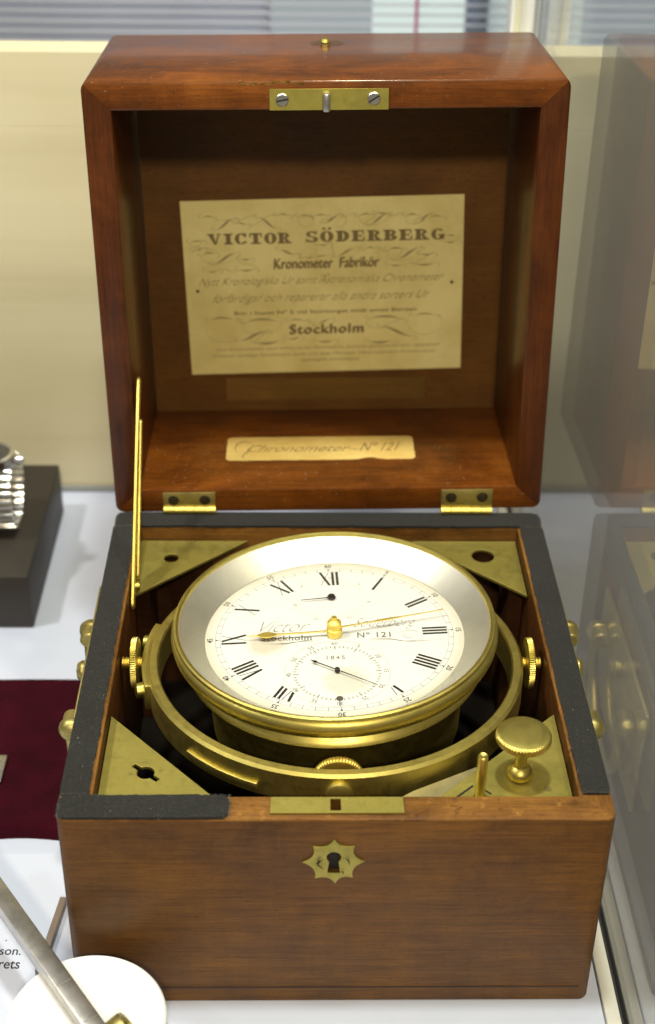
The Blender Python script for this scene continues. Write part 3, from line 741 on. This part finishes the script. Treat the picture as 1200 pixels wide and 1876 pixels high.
put(fit_text('Ombud, samtliga Stockholms stads och dess Omnejd, Observatorium Kronometrar', 920*SC, 17*SC, shear=0.35), 600, 652, M_sepia2)
put(fit_text('upptages emottages', 240*SC, 15*SC, shear=0.35), 622, 676, M_sepia2)
# flourishes
def swash(z, wd, fine=False):
    p = [LP(*q) for q in z]; link('flourish', flat(ribbon_bm(bez(*p), wd*SC, 0.8*SC)), M_sepia2, lid, labM @ T((0, 0, up_*(0.9 if fine else 1.0))), 0)
prev_ = None
for z, wd in [(((175, 172), (205, 165), (215, 135), (243, 128)), 9), (((340, 126), (375, 132), (380, 160), (410, 166)), 9), (((122, 128), (135, 118), (150, 122), (162, 126)), 5),
              (((255, 148), (268, 142), (280, 152), (292, 152)), 6), (((415, 118), (430, 108), (445, 114), (455, 118)), 5), (((500, 122), (515, 112), (530, 116), (540, 122)), 5), (((556, 122), (575, 112), (590, 112), (605, 118)), 5),
              (((598, 146), (620, 140), (635, 122), (655, 112)), 8), (((735, 120), (750, 108), (765, 108), (780, 114)), 6), (((775, 152), (805, 140), (815, 118), (845, 106)), 9), (((800, 112), (820, 106), (830, 106), (840, 110)), 5),
              (((920, 118), (935, 108), (950, 110), (960, 114)), 6), (((965, 146), (985, 132), (990, 116), (1015, 108)), 8), (((1020, 122), (1035, 114), (1045, 118), (1058, 122)), 5),
              (((165, 304), (200, 290), (215, 266), (250, 258)), 10), (((120, 268), (140, 254), (155, 258), (170, 262)), 6), (((75, 218), (90, 214), (105, 214), (120, 214)), 5), (((90, 250), (105, 246), (115, 246), (122, 242)), 5),
              (((560, 274), (580, 266), (590, 270), (610, 266)), 5), (((425, 246), (445, 248), (455, 262), (485, 264)), 8), (((520, 274), (535, 278), (545, 276), (555, 272)), 5), (((575, 226), (590, 230), (600, 228), (612, 222)), 5),
              (((650, 270), (672, 262), (690, 244), (715, 238)), 8), (((760, 240), (775, 232), (785, 236), (795, 240)), 5), (((850, 246), (865, 234), (890, 236), (905, 242)), 7), (((880, 280), (920, 272), (930, 246), (970, 234)), 10),
              (((975, 258), (990, 264), (1005, 264), (1020, 258)), 6), (((950, 296), (975, 304), (1005, 302), (1030, 294)), 7), (((855, 300), (870, 306), (885, 306), (900, 300)), 6), (((1075, 190), (1090, 186), (1100, 192), (1112, 192)), 6), (((1070, 212), (1085, 218), (1100, 216), (1115, 210)), 6),
              (((140, 328), (155, 334), (165, 332), (180, 326)), 5), (((265, 322), (285, 328), (300, 326), (325, 320)), 6), (((270, 282), (285, 286), (295, 284), (308, 280)), 6),
              (((150, 520), (175, 506), (215, 506), (245, 518)), 7), (((290, 528), (325, 512), (380, 510), (415, 526)), 8), (((265, 602), (310, 594), (325, 568), (375, 560)), 11), (((325, 606), (355, 616), (395, 612), (420, 600)), 9),
              (((775, 510), (815, 498), (870, 498), (900, 514)), 8), (((820, 540), (870, 546), (890, 574), (940, 580)), 11), (((950, 498), (975, 488), (1005, 488), (1030, 496)), 6), (((770, 600), (800, 610), (835, 606), (860, 596)), 9),
              (((570, 600), (590, 606), (610, 604), (635, 598)), 7), (((455, 592), (475, 596), (490, 590), (500, 584)), 6), (((460, 522), (480, 512), (500, 514), (520, 520)), 5), (((570, 534), (590, 528), (600, 516), (620, 512)), 6)]:
    swash(z, wd)
    if prev_ and abs(prev_[0]-z[0][0]) < 130 and abs(prev_[1]-z[0][1]) < 50:
        mx_ = (prev_[0]+z[0][0])/2; sg_ = 1 if prev_[1] > 200 else -1
        swash((prev_, (prev_[0]+34, prev_[1]-26*sg_), (z[0][0]-34, z[0][1]+26*sg_), z[0]), 1.5, True)
    cx_, cy_ = z[3]
    swash((z[3], (cx_+22, cy_-10), (cx_+26, cy_+16), (cx_+4, cy_+13)), 1.5, True)
    swash((z[0], (z[0][0]-22, z[0][1]+8), (z[0][0]-24, z[0][1]-16), (z[0][0]-3, z[0][1]-12)), 1.5, True)
    prev_ = z[3]
for z in [((500, 122), (480, 150), (530, 172), (555, 150)), ((555, 150), (570, 120), (520, 110), (505, 130)), ((735, 120), (740, 165), (800, 160), (845, 130)), ((140, 540), (120, 600), (180, 615), (265, 602)), ((290, 528), (250, 560), (300, 590), (420, 560)),
          ((930, 505), (900, 560), (990, 600), (1050, 550)), ((1050, 550), (1070, 510), (1050, 492), (1030, 496)), ((850, 246), (830, 280), (870, 300), (950, 270)), ((655, 112), (700, 110), (690, 170), (640, 160)), ((243, 128), (270, 124), (270, 150), (250, 150)),
          ((775, 510), (740, 530), (780, 560), (850, 545)), ((920, 118), (905, 150), (940, 160), (1000, 130)), ((120, 268), (110, 300), (160, 310), (250, 285))]:
    swash(z, 1.4, True)
for s_ in (-1, 1):
    lathe('label_pin', [(0, 0.0004), (0.00068, 0.0002), (0.00068, -0.0004)], M_dark, lid, 12, labM @ T((s_*LBW/2-s_*(0.0052 if s_ < 0 else 0.0048), -0.0005 if s_ < 0 else 0.0008, -0.0002)))

# handwritten name label on the lower inner wall
nl = []
for k in range(60):
    t = k/60
    nl.append((-0.0443+0.0860*t if t <= 1 else 0, 0))
rnd = random.Random(11)
x0, x1, y0, y1 = -0.0445, 0.0386, 0.0262, 0.0492
out = []
for k in range(40): out.append((x0+(x1-x0)*k/40, y0+rnd.gauss(0, 0.00010)+(0.0022*math.exp(-((k-30.5)/2.0)**2))))
for k in range(12): out.append((x1+rnd.gauss(0, 0.00006), y0+(y1-y0)*k/12))
for k in range(40): out.append((x1-(x1-x0)*k/40, y1+rnd.gauss(0, 0.00006)))
for k in range(12): out.append((x0+rnd.gauss(0, 0.00006), y1-(y1-y0)*k/12))
def rounded(pts, r):
    o_ = []
    for x, y in pts:
        cx = min(max(x, x0+r), x1-r); cyy = min(max(y, y0+r), y1-r); dx, dy = x-cx, y-cyy; d = math.hypot(dx, dy)
        if dx and dy and d > r: x, y = cx+dx/d*r, cyy+dy/d*r
        o_.append((x, y))
    return o_
link('name_label', plate_mesh([rounded(out, 0.0022)], 0.0003, 0.00004, 'name_label'), M_name, lid, T((0, 0, TW+0.00035)))
M_pen = plain('brown_pen_ink', (0.28, 0.19, 0.07, 1), 0.7)
link('handwriting', fit_text('Chronometer', 0.046, 0.0068, shear=0.6), M_pen, lid, T((-0.0125, 0.0375, TW+0.00040)), 0)
link('handwriting', fit_text('Nº 121', 0.0185, 0.0085, shear=0.6, bold=0.0001), M_pen, lid, T((0.0235, 0.0385, TW+0.00040)), 0)
bm = bmesh.new()
ribbon_bm(bez((-0.040, 0.034), (-0.043, 0.044), (-0.036, 0.047), (-0.033, 0.042)), 0.0009, 0.0002, bm); ribbon_bm(bez((-0.033, 0.042), (-0.033, 0.034), (-0.040, 0.030), (-0.036, 0.028)), 0.0008, 0.0002, bm)
link('handwriting', flat(ribbon_bm(bez((0.010, 0.036), (0.012, 0.0365), (0.013, 0.0355), (0.0145, 0.036)), 0.0007, 0.0002)), M_pen, lid, T((0, 0, TW+0.00041)), 0)
link('handwriting', flat(bm), M_pen, lid, T((0, 0, TW+0.00041)), 0)

# lid stay: two flat brass links
def bar_between(name, a, b, wd, th, mat, parent):
    a, b = Vector(a), Vector(b); d = b-a; L = d.length
    zax = d.normalized(); xax = Vector((1, 0, 0)); yax = zax.cross(xax).normalized(); xax = yax.cross(zax)
    M = Matrix((xax, yax, zax)).transposed().to_4x4(); M.translation = a
    pts = []
    for k in range(9): an = PI*k/8; pts.append((wd/2*math.cos(an), L+wd/2*math.sin(an)))
    for k in range(9): an = PI+PI*k/8; pts.append((wd/2*math.cos(an), wd/2*math.sin(an)))
    bm = prism_bm(pts, -th/2, th/2); bevel_sharp(bm, th*0.2, 55, 1)
    bm.transform(Matrix(((0, 0, 1, 0), (1, 0, 0, 0), (0, 1, 0, 0), (0, 0, 0, 1))))
    return link(name, from_bm(bm), mat, parent, M)
bar_between('stay_link', (-0.0779, 0.1890, 0.1455), (-0.0779, 0.1262, 0.0805), 0.0048, 0.0012, M_gilt, boxo)
bar_between('stay_link', (-0.0764, 0.1760, 0.1340), (-0.0768, 0.1395, 0.0850), 0.0036, 0.0010, M_brass, boxo)
lathe('stay_pivot', [(0, 0), (0.0016, 0), (0.0016, 0.0030), (0, 0.0033)], M_brass, boxo, 16, T((-0.0786, 0.1325, 0.0845)) @ Rm(PI/2, 'Y'))

# ------------------------------------------------------------------ the chronometer in its gimbal
OX, OY, OZ = 0.0012, 0.0904, 0.0793
TX, TY, RTX = -0.0208, -0.0308, -0.0500
def frame(tx, ty):
    n = Vector((math.sin(ty), -math.sin(tx), 1)).normalized(); u = (Vector((1, 0, 0))-n*n.x).normalized(); v = n.cross(u)
    return Matrix((u, v, n)).transposed()
chron = thing('marine_chronometer', 'brass marine chronometer with white roman numeral dial in a gimbal ring', 'chronometer', (OX, OY, OZ))
# gimbal ring
gM = frame(RTX, 0).to_4x4()
RI, RO, RT, RB = 0.0658, 0.0700, 0.0040, -0.0085
ring = lathe('gimbal_ring', [(RI, RB), (RO-0.0006, RB), (RO, RB+0.0006), (RO, RT-0.0010), (RO-0.0010, RT), (RI+0.0006, RT), (RI, RT-0.0006), (RI, RB)], M_ring, chron, 160, gM)
def arc_bar(name, r0, r1, a0, a1, z0, z1, mat, parent, n=24, bev=0.0004, M=None):
    P = [(r1*math.cos(math.radians(a0+(a1-a0)*k/n)), r1*math.sin(math.radians(a0+(a1-a0)*k/n))) for k in range(n+1)]
    P += [(r0*math.cos(math.radians(a1-(a1-a0)*k/n)), r0*math.sin(math.radians(a1-(a1-a0)*k/n))) for k in range(n+1)]
    bm = prism_bm(P, z0, z1); bevel_sharp(bm, bev, 50, 2); return link(name, from_bm(bm), mat, parent, M)
arc_bar('lit_slot_band', RO-0.0004, RO+0.0011, 222, 247, -0.0058, -0.0030, M_ring, ring)  # raised band in place of a recessed slot, shaped to give its lit lip
arc_bar('lit_slot_tab', RI-0.0032, RI+0.0004, 306, 312.5, -0.0048, -0.0036, M_brass, ring, 8)  # added brass tab, stands in for light showing in a slot of the ring
arc_bar('pivot_pad', RO-0.0003, RO+0.0020, 163, 196, -0.0070, 0.0036, M_ring, ring)
for a in (168, 192):
    ar = math.radians(a)
    lathe('pad_screw', [(0, 0.0005), (0.0028, 0.0005), (0.0030, 0.0012), (0.0028, 0.0036), (0.0020, 0.0042), (0, 0.0044)], M_brass, ring, 24, T(((RO+0.0008)*math.cos(ar), (RO+0.0008)*math.sin(ar), -0.0016)) @ Rm(ar, 'Z') @ Rm(PI/2, 'Y'))
# pivot screws with knurled lock nuts (left, right)
def threaded(r, L, pitch=0.0012, n=24):
    prof = [(0, 0)]; z = 0.0
    while z < L-1e-6:
        prof += [(r*0.80, z), (r, z+pitch*0.35), (r, z+pitch*0.6), (r*0.80, z+pitch*0.95)]; z += pitch
    prof += [(0, z)]
    return lathe_bm(prof, n)
for s in (-1, 1):
    cx = s*(I-0.0002)-OX
    L = abs(cx)-(RO+0.0002)+0.0006
    o = link('pivot_screw', from_bm(threaded(0.0022, L)), M_gilt, chron, T((cx, 0, 0)) @ Rm(-s*PI/2, 'Y'))
    nx = -0.0748 if s < 0 else 0.0729
    link('lock_nut', from_bm(knurled_bm(0.0096, 0.0026, 72, 0.00035, 0.14, 0.0004)), M_brass, chron, T((nx-0*OX, 0, 0)) @ Rm(s*PI/2, 'Y'))
# bowl screws along the other axis (front)
fM = gM @ T((0, -0.0655, -0.0022))
link('bowl_screw', from_bm(knurled_bm(0.0088, 0.0026, 52, 0.0004, 0.0, 0.0006)), M_gilt, chron, gM @ T((0, -0.0612, -0.0040)) @ Rm(PI/2, 'X'))
lathe('bowl_screw_nut', [(0, 0), (0.0042, 0), (0.0046, 0.0008), (0.0044, 0.0020), (0.0030, 0.0026), (0, 0.0026)], M_ring, chron, 32, gM @ T((0, -RO+0.0004, -0.0030)) @ Rm(PI/2, 'X'))
# bowl, bezel, dial
bM = frame(TX, TY).to_4x4()
HB, RBZ, HDL, RDL = 0.0211, 0.0602, 0.0128, 0.0482
bowl = lathe('bowl', [(0.0, -0.040), (0.040, -0.040), (0.0440, -0.036), (0.0470, -0.024), (0.0480, -0.004), (0.0482, 0.0026), (0.0500, 0.0032), (0.0526, 0.0036), (0.0546, 0.0044), (0.0556, 0.0060), (0.0550, 0.0076), (0.0536, 0.0086), (0.0532, 0.0096), (0.0532, 0.0112), (0.0560, 0.0120)], M_brass, chron, 160, bM)
bezel = lathe('bezel', [(0.0540, 0.0112), (0.0560, 0.0116), (0.0584, 0.0128), (0.0598, 0.0150), (0.0602, 0.0172), (0.0596, 0.0190), (0.0588, 0.0196), (0.0592, 0.0202), (0.0590, HB), (0.0582, HB+0.0003), (0.0573, HB), (0.0571, 0.0203), (0.0571, 0.0190)], M_brass, chron, 200, bM)
lathe('reflector_ring', [(0.0572, 0.0200), (0.0560, 0.0192), (0.0484, HDL+0.0006), (0.0480, HDL+0.0002)], M_silver, chron, 200, bM)
dial = lathe('dial', [(0, 0), (0.0486, 0), (0.0486, -0.0008)], M_dial, chron, 128, bM @ T((0, 0, HDL)))
ROTD = math.radians(2.2)
PD = T((0, 0, 0.00006)) @ Rm(ROTD, 'Z')
# chapter ring
bm = bmesh.new(); bmf = bmesh.new()
ring_bm(bmf, 0, 0, 0.0423, 0.00010, 200); ring_bm(bmf, 0, 0, 0.0441, 0.00010, 200)
for k in range(60):
    a = PI/2-2*PI*k/60; c_, s_ = math.cos(a), math.sin(a)
    line_bm(bmf, 0.0423*c_, 0.0423*s_, 0.0441*c_, 0.0441*s_, 0.00020)
    if k % 5 == 0:
        x, y = 0.0437*c_, 0.0437*s_; nx, ny = -s_*0.00042, c_*0.00042
        bm = bmesh.new(); bm.faces.new([bm.verts.new(p) for p in ((x+nx+c_*0.0003, y+ny+s_*0.0003, 0), (x-nx+c_*0.0003, y-ny+s_*0.0003, 0), (x-c_*0.0009, y-s_*0.0009, 0))])
        link('minute_marker', flat(bm), M_ink, dial, PD, 0)
link('minute_track', flat(bmf), M_ink2, dial, PD, 0)
nums = []
for k in range(12):
    a = PI/2-2*PI*k/12
    t_ = text_mesh(str(60 if k == 0 else 5*k), 0.0030, 0, 0.00002, 0.95)
    nums.append((t_, T((0.0460*math.cos(a), 0.0460*math.sin(a), 0)) @ Rm(a-PI/2, 'Z')))
for k, (me, M) in enumerate(nums): link('minute_figure', merge([(me, M)]), M_ink, dial, PD, 0)
# roman hours; strokes between radii 0.0328 and 0.0418
R0, R1 = 0.0328, 0.0418
def roman(s):
    bm = bmesh.new(); wI, wV, wX, gp, tk, tn = 0.0017, 0.0036, 0.0046, 0.0, 0.00102, 0.00022
    tot = sum({'I': wI, 'V': wV, 'X': wX}[c] for c in s); x = -tot/2
    h = R1-R0
    for c in s:
        if c == 'I': line_bm(bm, x+wI/2, 0, x+wI/2, h, tk); line_bm(bm, x+wI/2-0.0006, h, x+wI/2+0.0006, h, 0.00016); line_bm(bm, x+wI/2-0.0006, 0, x+wI/2+0.0006, 0, 0.00016); x += wI
        elif c == 'V': line_bm(bm, x+0.0005, h, x+wV/2, 0, tk); line_bm(bm, x+wV-0.0005, h, x+wV/2, 0, tn*1.3); x += wV
        else: line_bm(bm, x+0.0006, h, x+wX-0.0006, 0, tk); line_bm(bm, x+wX-0.0007, h, x+0.0007, 0, tn); x += wX
    return flat(bm)
for k, s in enumerate(('XII', 'I', 'II', 'III', 'IIII', 'V', 'VI', 'VII', 'VIII', 'IX', 'X', 'XI')):
    if s == 'VI': continue                                       # its place is taken by the seconds dial
    a = PI/2-2*PI*k/12
    rm = roman(s)
    if s == 'XII': pass
    M = Rm(a-PI/2, 'Z') @ T((0, R0, 0))
    if s in ('V', 'VII'):                                        # cut short by the seconds dial
        bm = bmesh.new(); bm.from_mesh(rm)
        geom = bm.verts[:]+bm.edges[:]+bm.faces[:]
        Mi = M.inverted(); inner = Mi @ Vector((0, -0.0225, 0))
        for f_ in list(bm.faces): pass
        cut = 0.0042 if s == 'V' else 0.0030
        bmesh.ops.bisect_plane(bm, geom=geom, plane_co=(0, cut, 0), plane_no=(0.30 if s == 'VII' else -0.30, 1, 0), clear_inner=True)
        rm = bpy.data.meshes.new('hour_numeral'); bm.to_mesh(rm); bm.free()
    link('hour_numeral', merge([(rm, M)]), M_ink, dial, PD, 0)
# seconds dial
SCX, SCY = -0.0003, -0.0227
bm = bmesh.new(); bm2 = bmesh.new()
ring_bm(bm, SCX, SCY, 0.0190, 0.00008, 120); ring_bm(bm, SCX, SCY, 0.0152, 0.00007, 120)
for k in range(60):
    a = PI/2-2*PI*k/60; c_, s_ = math.cos(a), math.sin(a); lg = k % 5 == 0
    line_bm(bm2 if lg else bm, SCX+0.0138*c_ if lg else SCX+0.0146*c_, SCY+(0.0138 if lg else 0.0146)*s_, SCX+0.0159*c_, SCY+0.0159*s_, 0.00026 if lg else 0.00022)
link('seconds_track', flat(bm), M_ink2, dial, PD, 0); link('seconds_track', flat(bm2), M_ink, dial, PD, 0)
for k in range(12):
    a = PI/2-2*PI*k/12
    t_ = text_mesh(str(60 if k == 0 else 5*k), 0.0026, 0, 0.0, 0.95)
    link('seconds_figure', merge([(t_, T((SCX+0.0174*math.cos(a), SCY+0.0174*math.sin(a), 0)) @ Rm(a-PI/2, 'Z'))]), M_ink2, dial, PD, 0)
# power reserve dial (pale)
UCX, UCY = 0.0002, 0.0236
bm = bmesh.new(); ring_bm(bm, UCX, UCY, 0.0128, 0.00006, 90)
for k in range(28):
    a = PI/2-2*PI*k/28; line_bm(bm, UCX+0.0118*math.cos(a), UCY+0.0118*math.sin(a), UCX+0.0128*math.cos(a), UCY+0.0128*math.sin(a), 0.00012)
M_faint = plain('faint_ink', (0.34, 0.32, 0.26, 1), 0.6)
link('reserve_track', flat(bm), M_faint, dial, PD, 0)
for k, t in enumerate(('0', '4', '8', '12', '16', '20', '24')):
    a = PI/2-2*PI*k*4/28
    link('reserve_figure', merge([(text_mesh(t, 0.0022), T((UCX+0.0144*math.cos(a), UCY+0.0144*math.sin(a), 0)) @ Rm(a-PI/2, 'Z'))]), M_faint, dial, PD, 0)
# lettering on the dial
def dtext(s, x, y, w, h, mat, **kw): return link('dial_lettering', fit_text(s, w, h, **kw), mat, dial, T((x, y, 0.00007)), 0)
dtext('Victor', -0.0185, 0.0062, 0.0190, 0.0068, M_script, shear=0.7, bold=-0.00022)
dtext('Söderberg', 0.0190, 0.0066, 0.0235, 0.0072, M_script, shear=0.7, bold=-0.00022)
dtext('Stockholm', -0.0178, -0.0012, 0.0186, 0.0032, M_ink2, bold=0.00012, spacing=1.1)
dtext('Nº 121', 0.0146, -0.0004, 0.0124, 0.0032, M_ink2, bold=0.00015, spacing=1.15)
dtext('1845', 0.0002, -0.0138, 0.0066, 0.0022, M_ink2, spacing=1.3)
bm = bmesh.new()
for cx, sg in ((-0.0175, 1), (0.0225, -1)):
    for k in range(3):
        ribbon_bm(bez((cx-0.010*sg+0.004*k, -0.0040), (cx-0.004, -0.0064-0.0004*k), (cx+0.006, -0.0020), (cx+0.010*sg, -0.0040+0.0006*k)), 0.00020, 0.00006, bm)
ribbon_bm(bez((0.0225, -0.0005), (0.026, 0.003), (0.033, 0.0025), (0.030, -0.0015)), 0.00022, 0.00006, bm); ribbon_bm(bez((0.030, -0.0015), (0.027, -0.004), (0.0235, -0.002), (0.027, 0.0005)), 0.0002, 0.00006, bm)
link('dial_flourish', flat(bm), M_script, dial, T((0, 0, 0.00007)), 0)
# winding-hole plug with dot at 30 of the seconds dial
lathe('dial_dot', [(0, 0.0002), (0.0012, 0.0002), (0.0013, 0)], plain('grey_stud', (0.10, 0.09, 0.07, 1), 0.4), dial, 20, T((0.0011, -0.0374, 0.00006)))
bm = bmesh.new(); line_bm(bm, 0.00113, -0.0385, 0.0012, -0.0415, 0.00028); link('dial_dot_stem', flat(bm), M_ink, dial, T((0, 0, 0.00008)), 0)
# hands
def hand(outline, z, mat, name, th=0.0003, M=Matrix()):
    bm = prism_bm(outline, -th/2, th/2); bevel_sharp(bm, th*0.25, 60, 1)
    return link(name, from_bm(bm), mat, chron, bM @ T((0, 0, HDL+z)) @ M)
def spade(L, wr, wb, cb, lb, wt):
    """tapered hand along +X with a spade blob centred at cb, half length lb, half width wb"""
    up = [(0, wr), (cb-lb, wr*0.8)]
    for k in range(1, 9):
        t = k/9; up.append((cb-lb+2*lb*t, wr*0.8+(wb-wr*0.8)*math.sin(PI*t)**1.2))
    up += [(cb+lb, wt), (L, wt*0.6)]
    return up+[(x, -y) for x, y in reversed(up)]
hour = hand(spade(0.0325, 0.00042, 0.0018, 0.0250, 0.0040, 0.00016), 0.0020, M_gilt, 'hour_hand', 0.0004, Rm(math.radians(184.0), 'Z'))
mn = hand(spade(0.0425, 0.00042, 0.00062, 0.020, 0.0060, 0.00030), 0.0032, M_gilt, 'minute_hand', 0.0003, Rm(math.radians(14.0), 'Z'))
lathe('hand_hub', [(0.0027, 0.0), (0.0029, 0.0004), (0.0029, 0.0030), (0.0024, 0.0034), (0.0024, 0.0038), (0.0027, 0.0044), (0.0026, 0.0060), (0.0016, 0.0068), (0.0010, 0.0070), (0.0010, 0.0082), (0, 0.0083)], M_gilt, chron, 32, bM @ T((0, 0, HDL)))
sh = hand([(0.0166, 0.00008), (0.002, 0.00022), (-0.0085, 0.00022), (-0.0093, 0.0007), (-0.0115, 0), (-0.0093, -0.0007), (-0.0085, -0.00022), (0.002, -0.00022), (0.0166, -0.00008)], 0.0012, M_blued, 'seconds_hand', 0.0002, T((0.0006, -0.0225, 0)) @ Rm(math.radians(-33.0), 'Z'))
lathe('seconds_hub', [(0, 0.0004), (0.0009, 0.0004), (0.0010, 0.0008), (0.0009, 0.0018), (0.0004, 0.0022), (0, 0.0022)], M_blued, chron, 16, bM @ T((0.0006, -0.0225, HDL)))
hand([(0.0118, 0.00012), (0, 0.0003), (-0.001, 0), (0, -0.0003), (0.0118, -0.00012)], 0.0010, M_blued, 'reserve_hand', 0.0002, T((-0.0007, 0.0232, 0)) @ Rm(math.radians(187.0), 'Z'))
lathe('reserve_hub', [(0, 0.0004), (0.0015, 0.0004), (0.0017, 0.0009), (0.0013, 0.0016), (0, 0.0018)], M_blued, chron, 20, bM @ T((-0.0007, 0.0236, HDL)))
# crystal, slightly domed
lathe('crystal', [(0.0, 0.0216)]+[(0.0568*k/12, 0.0216-0.0016*(k/12)**2) for k in range(1, 13)], M_crystal, chron, 120, bM, 80)

# ------------------------------------------------------------------ things round the box
blk = box('display_block', (-0.26, -0.1387, 0.2160, 0.3190, 0.0002, 0.0300), M_block, None, 0.0012); tag(blk, 'dark brown wooden display block at the left by the beige wall', 'block')
wt = thing('wristwatch', 'silver wristwatch with ribbed metal bracelet standing on the dark block', 'wristwatch', (-0.1605, 0.262, 0.0300))
M_chrome = plain('chrome', (0.80, 0.80, 0.78, 1), 0.22, 1.0, 150, 0.08)
rb_ = 0.0175; lk_me = from_bm(rbox_bm(-0.0115, 0.0115, -0.0011, 0.0011, -0.00165, 0.00165, 0.0004), 'bracelet_link')
for k in range(26):
    a = 2*PI*k/30+PI*0.5+2*PI*2.5/30
    link('bracelet_link', lk_me, M_chrome if k == 0 else None, wt, T((0, rb_*math.cos(a)*0.92, rb_+0.0014+rb_*math.sin(a))) @ Rm(a-PI/2, 'X'))
hdM = T((0, 0, 2*rb_+0.0004))
lathe('watch_case', [(0, -0.003), (0.0105, -0.003), (0.0122, -0.001), (0.0124, 0.002), (0.0114, 0.0044), (0.0100, 0.0050), (0.0096, 0.0042)], M_chrome, wt, 64, hdM)
lathe('watch_dial', [(0, 0.0040), (0.0097, 0.0040)], plain('watch_dial_black', (0.03, 0.03, 0.03, 1), 0.4), wt, 48, hdM)
lathe('watch_glass', [(0.0098, 0.0046), (0.006, 0.0052), (0, 0.0054)], M_crystal, wt, 48, hdM)
lathe('crown', [(0, 0), (0.0014, 0), (0.0014, 0.0010), (0.0024, 0.0012), (0.0026, 0.0034), (0.0020, 0.0040), (0, 0.0041)], M_chrome, wt, 30, hdM @ T((0.0121, 0, 0.0006)) @ Rm(PI/2, 'Y'))

# velvet pad with a soft rounded, uneven edge
bm = bmesh.new(); nx_, ny_ = 60, 50; vx0, vx1, vy0, vy1 = -0.30, -0.0925, 0.0735, 0.1745; rows = []
for j in range(ny_+1):
    row = []
    for i in range(nx_+1):
        u_, v_ = i/nx_, j/ny_
        x = vx0+(vx1-vx0)*u_; yf = vy0+0.004*math.sin(2.6*u_*PI+0.6)+0.0012*math.sin(17*u_); y = yf+(vy1-yf)*v_
        e = min(u_*(vx1-vx0), (1-u_)*(vx1-vx0), v_*(vy1-yf), (1-v_)*(vy1-yf)); z = 0.0052*(1-max(0, 1-e/0.005)**2)**0.5 if e < 0.005 else 0.0052
        z += 0.0002*math.sin(90*x+40*y)
        row.append(bm.verts.new((x, y, max(z, 0.0003))))
    rows.append(row)
for j in range(ny_):
    for i in range(nx_): bm.faces.new((rows[j][i], rows[j][i+1], rows[j+1][i+1], rows[j+1][i]))
vel = link('velvet_pad', from_bm(bm), M_velvet, None, None, 60); tag(vel, 'dark burgundy velvet pad on the table left of the box', 'pad')
clasp = thing('steel_clasp', 'small grey steel clasp on the burgundy velvet pad at the picture edge', 'clasp', (-0.1395, 0.1135, 0.0056))
box('clasp_plate', (-0.016, 0.0055, -0.0095, 0.0065, 0.0, 0.0012), M_steel, clasp, 0.0005)
bm = prism_bm([(-0.016, -0.0070), (0.0015, -0.0070), (0.0010, -0.002), (-0.004, 0.0045), (-0.016, 0.006)], 0.0012, 0.0052); bevel_sharp(bm, 0.0008, 40)
link('clasp_body', from_bm(bm), plain('grey_metal', (0.30, 0.31, 0.33, 1), 0.35, 1.0), clasp)

card = box('caption_card', (-0.30, -0.0925, -0.20, 0.0700, 0.0002, 0.0005), M_card); tag(card, 'white printed caption card under the steel bar', 'card')
M_print = plain('print_black', (0.03, 0.03, 0.035, 1), 0.6)
for s, x, y, wd, hh in (('.', -0.1192, 0.0268, 0.0006, 0.0006), ('son.', -0.1168, 0.0215, 0.0078, 0.0026), ('rets', -0.1162, 0.0158, 0.0076, 0.0036)):
    link('printed_text', fit_text(s, wd, hh, bold=0.0001), M_print, card, T((x, y, 0.00056)) @ Rm(math.radians(-1), 'Z'), 0)

strip = box('thin_strip', (-0.0013, 0.0013, -0.020, 0.0145, 0.0010, 0.0042), plain('grey_brown_metal', S(140, 124, 112), 0.5, 0.3), None, 0.0003, T((-0.1022, 0.0300, 0)) @ Rm(math.radians(-7), 'Z')); tag(strip, 'thin grey brown strip lying between the steel bar and the box', 'strip')

ris = lathe('round_riser', [(0, 0.0005), (0.0255, 0.0005), (0.0257, 0.0012), (0.0257, 0.0292), (0.0250, 0.0300), (0, 0.0300)], M_riser, None, 96, T((-0.0805, -0.0302, 0))); tag(ris, 'bright white round riser in front of the box corner', 'riser')
stb = thing('steel_bar', 'long square steel bar lying slanted across the white round riser', 'bar', (-0.0955, -0.0115, 0.0302), (0, 0, math.atan2(-0.0586, 0.0417)))
box('bar_body', (-0.075, 0.085, -0.0032, 0.0032, 0.0, 0.0066), M_steel, stb, 0.0005)
for xx in (0.0125, 0.030):
    box('scribed_line', (xx, xx+0.00025, -0.0026, 0.0026, 0.00655, 0.00664), plain('bright_scribe', (0.75, 0.74, 0.7, 1), 0.3, 1.0), stb)
bs = thing('brass_collar', 'small brass ring lying on the white round riser', 'ring', (-0.0685, -0.0420, 0.0302), (0, 0, 0.5))
link('ring_body', from_bm(lathe_bm([(0.0044, -0.0045), (0.0054, -0.0045), (0.0058, -0.0035), (0.0058, 0.0035), (0.0054, 0.0045), (0.0044, 0.0045), (0.0042, 0.0040), (0.0042, -0.0040), (0.0044, -0.0045)], 48)), M_old, bs, T((0, 0, 0.0058)) @ Rm(math.radians(62), 'Y'))
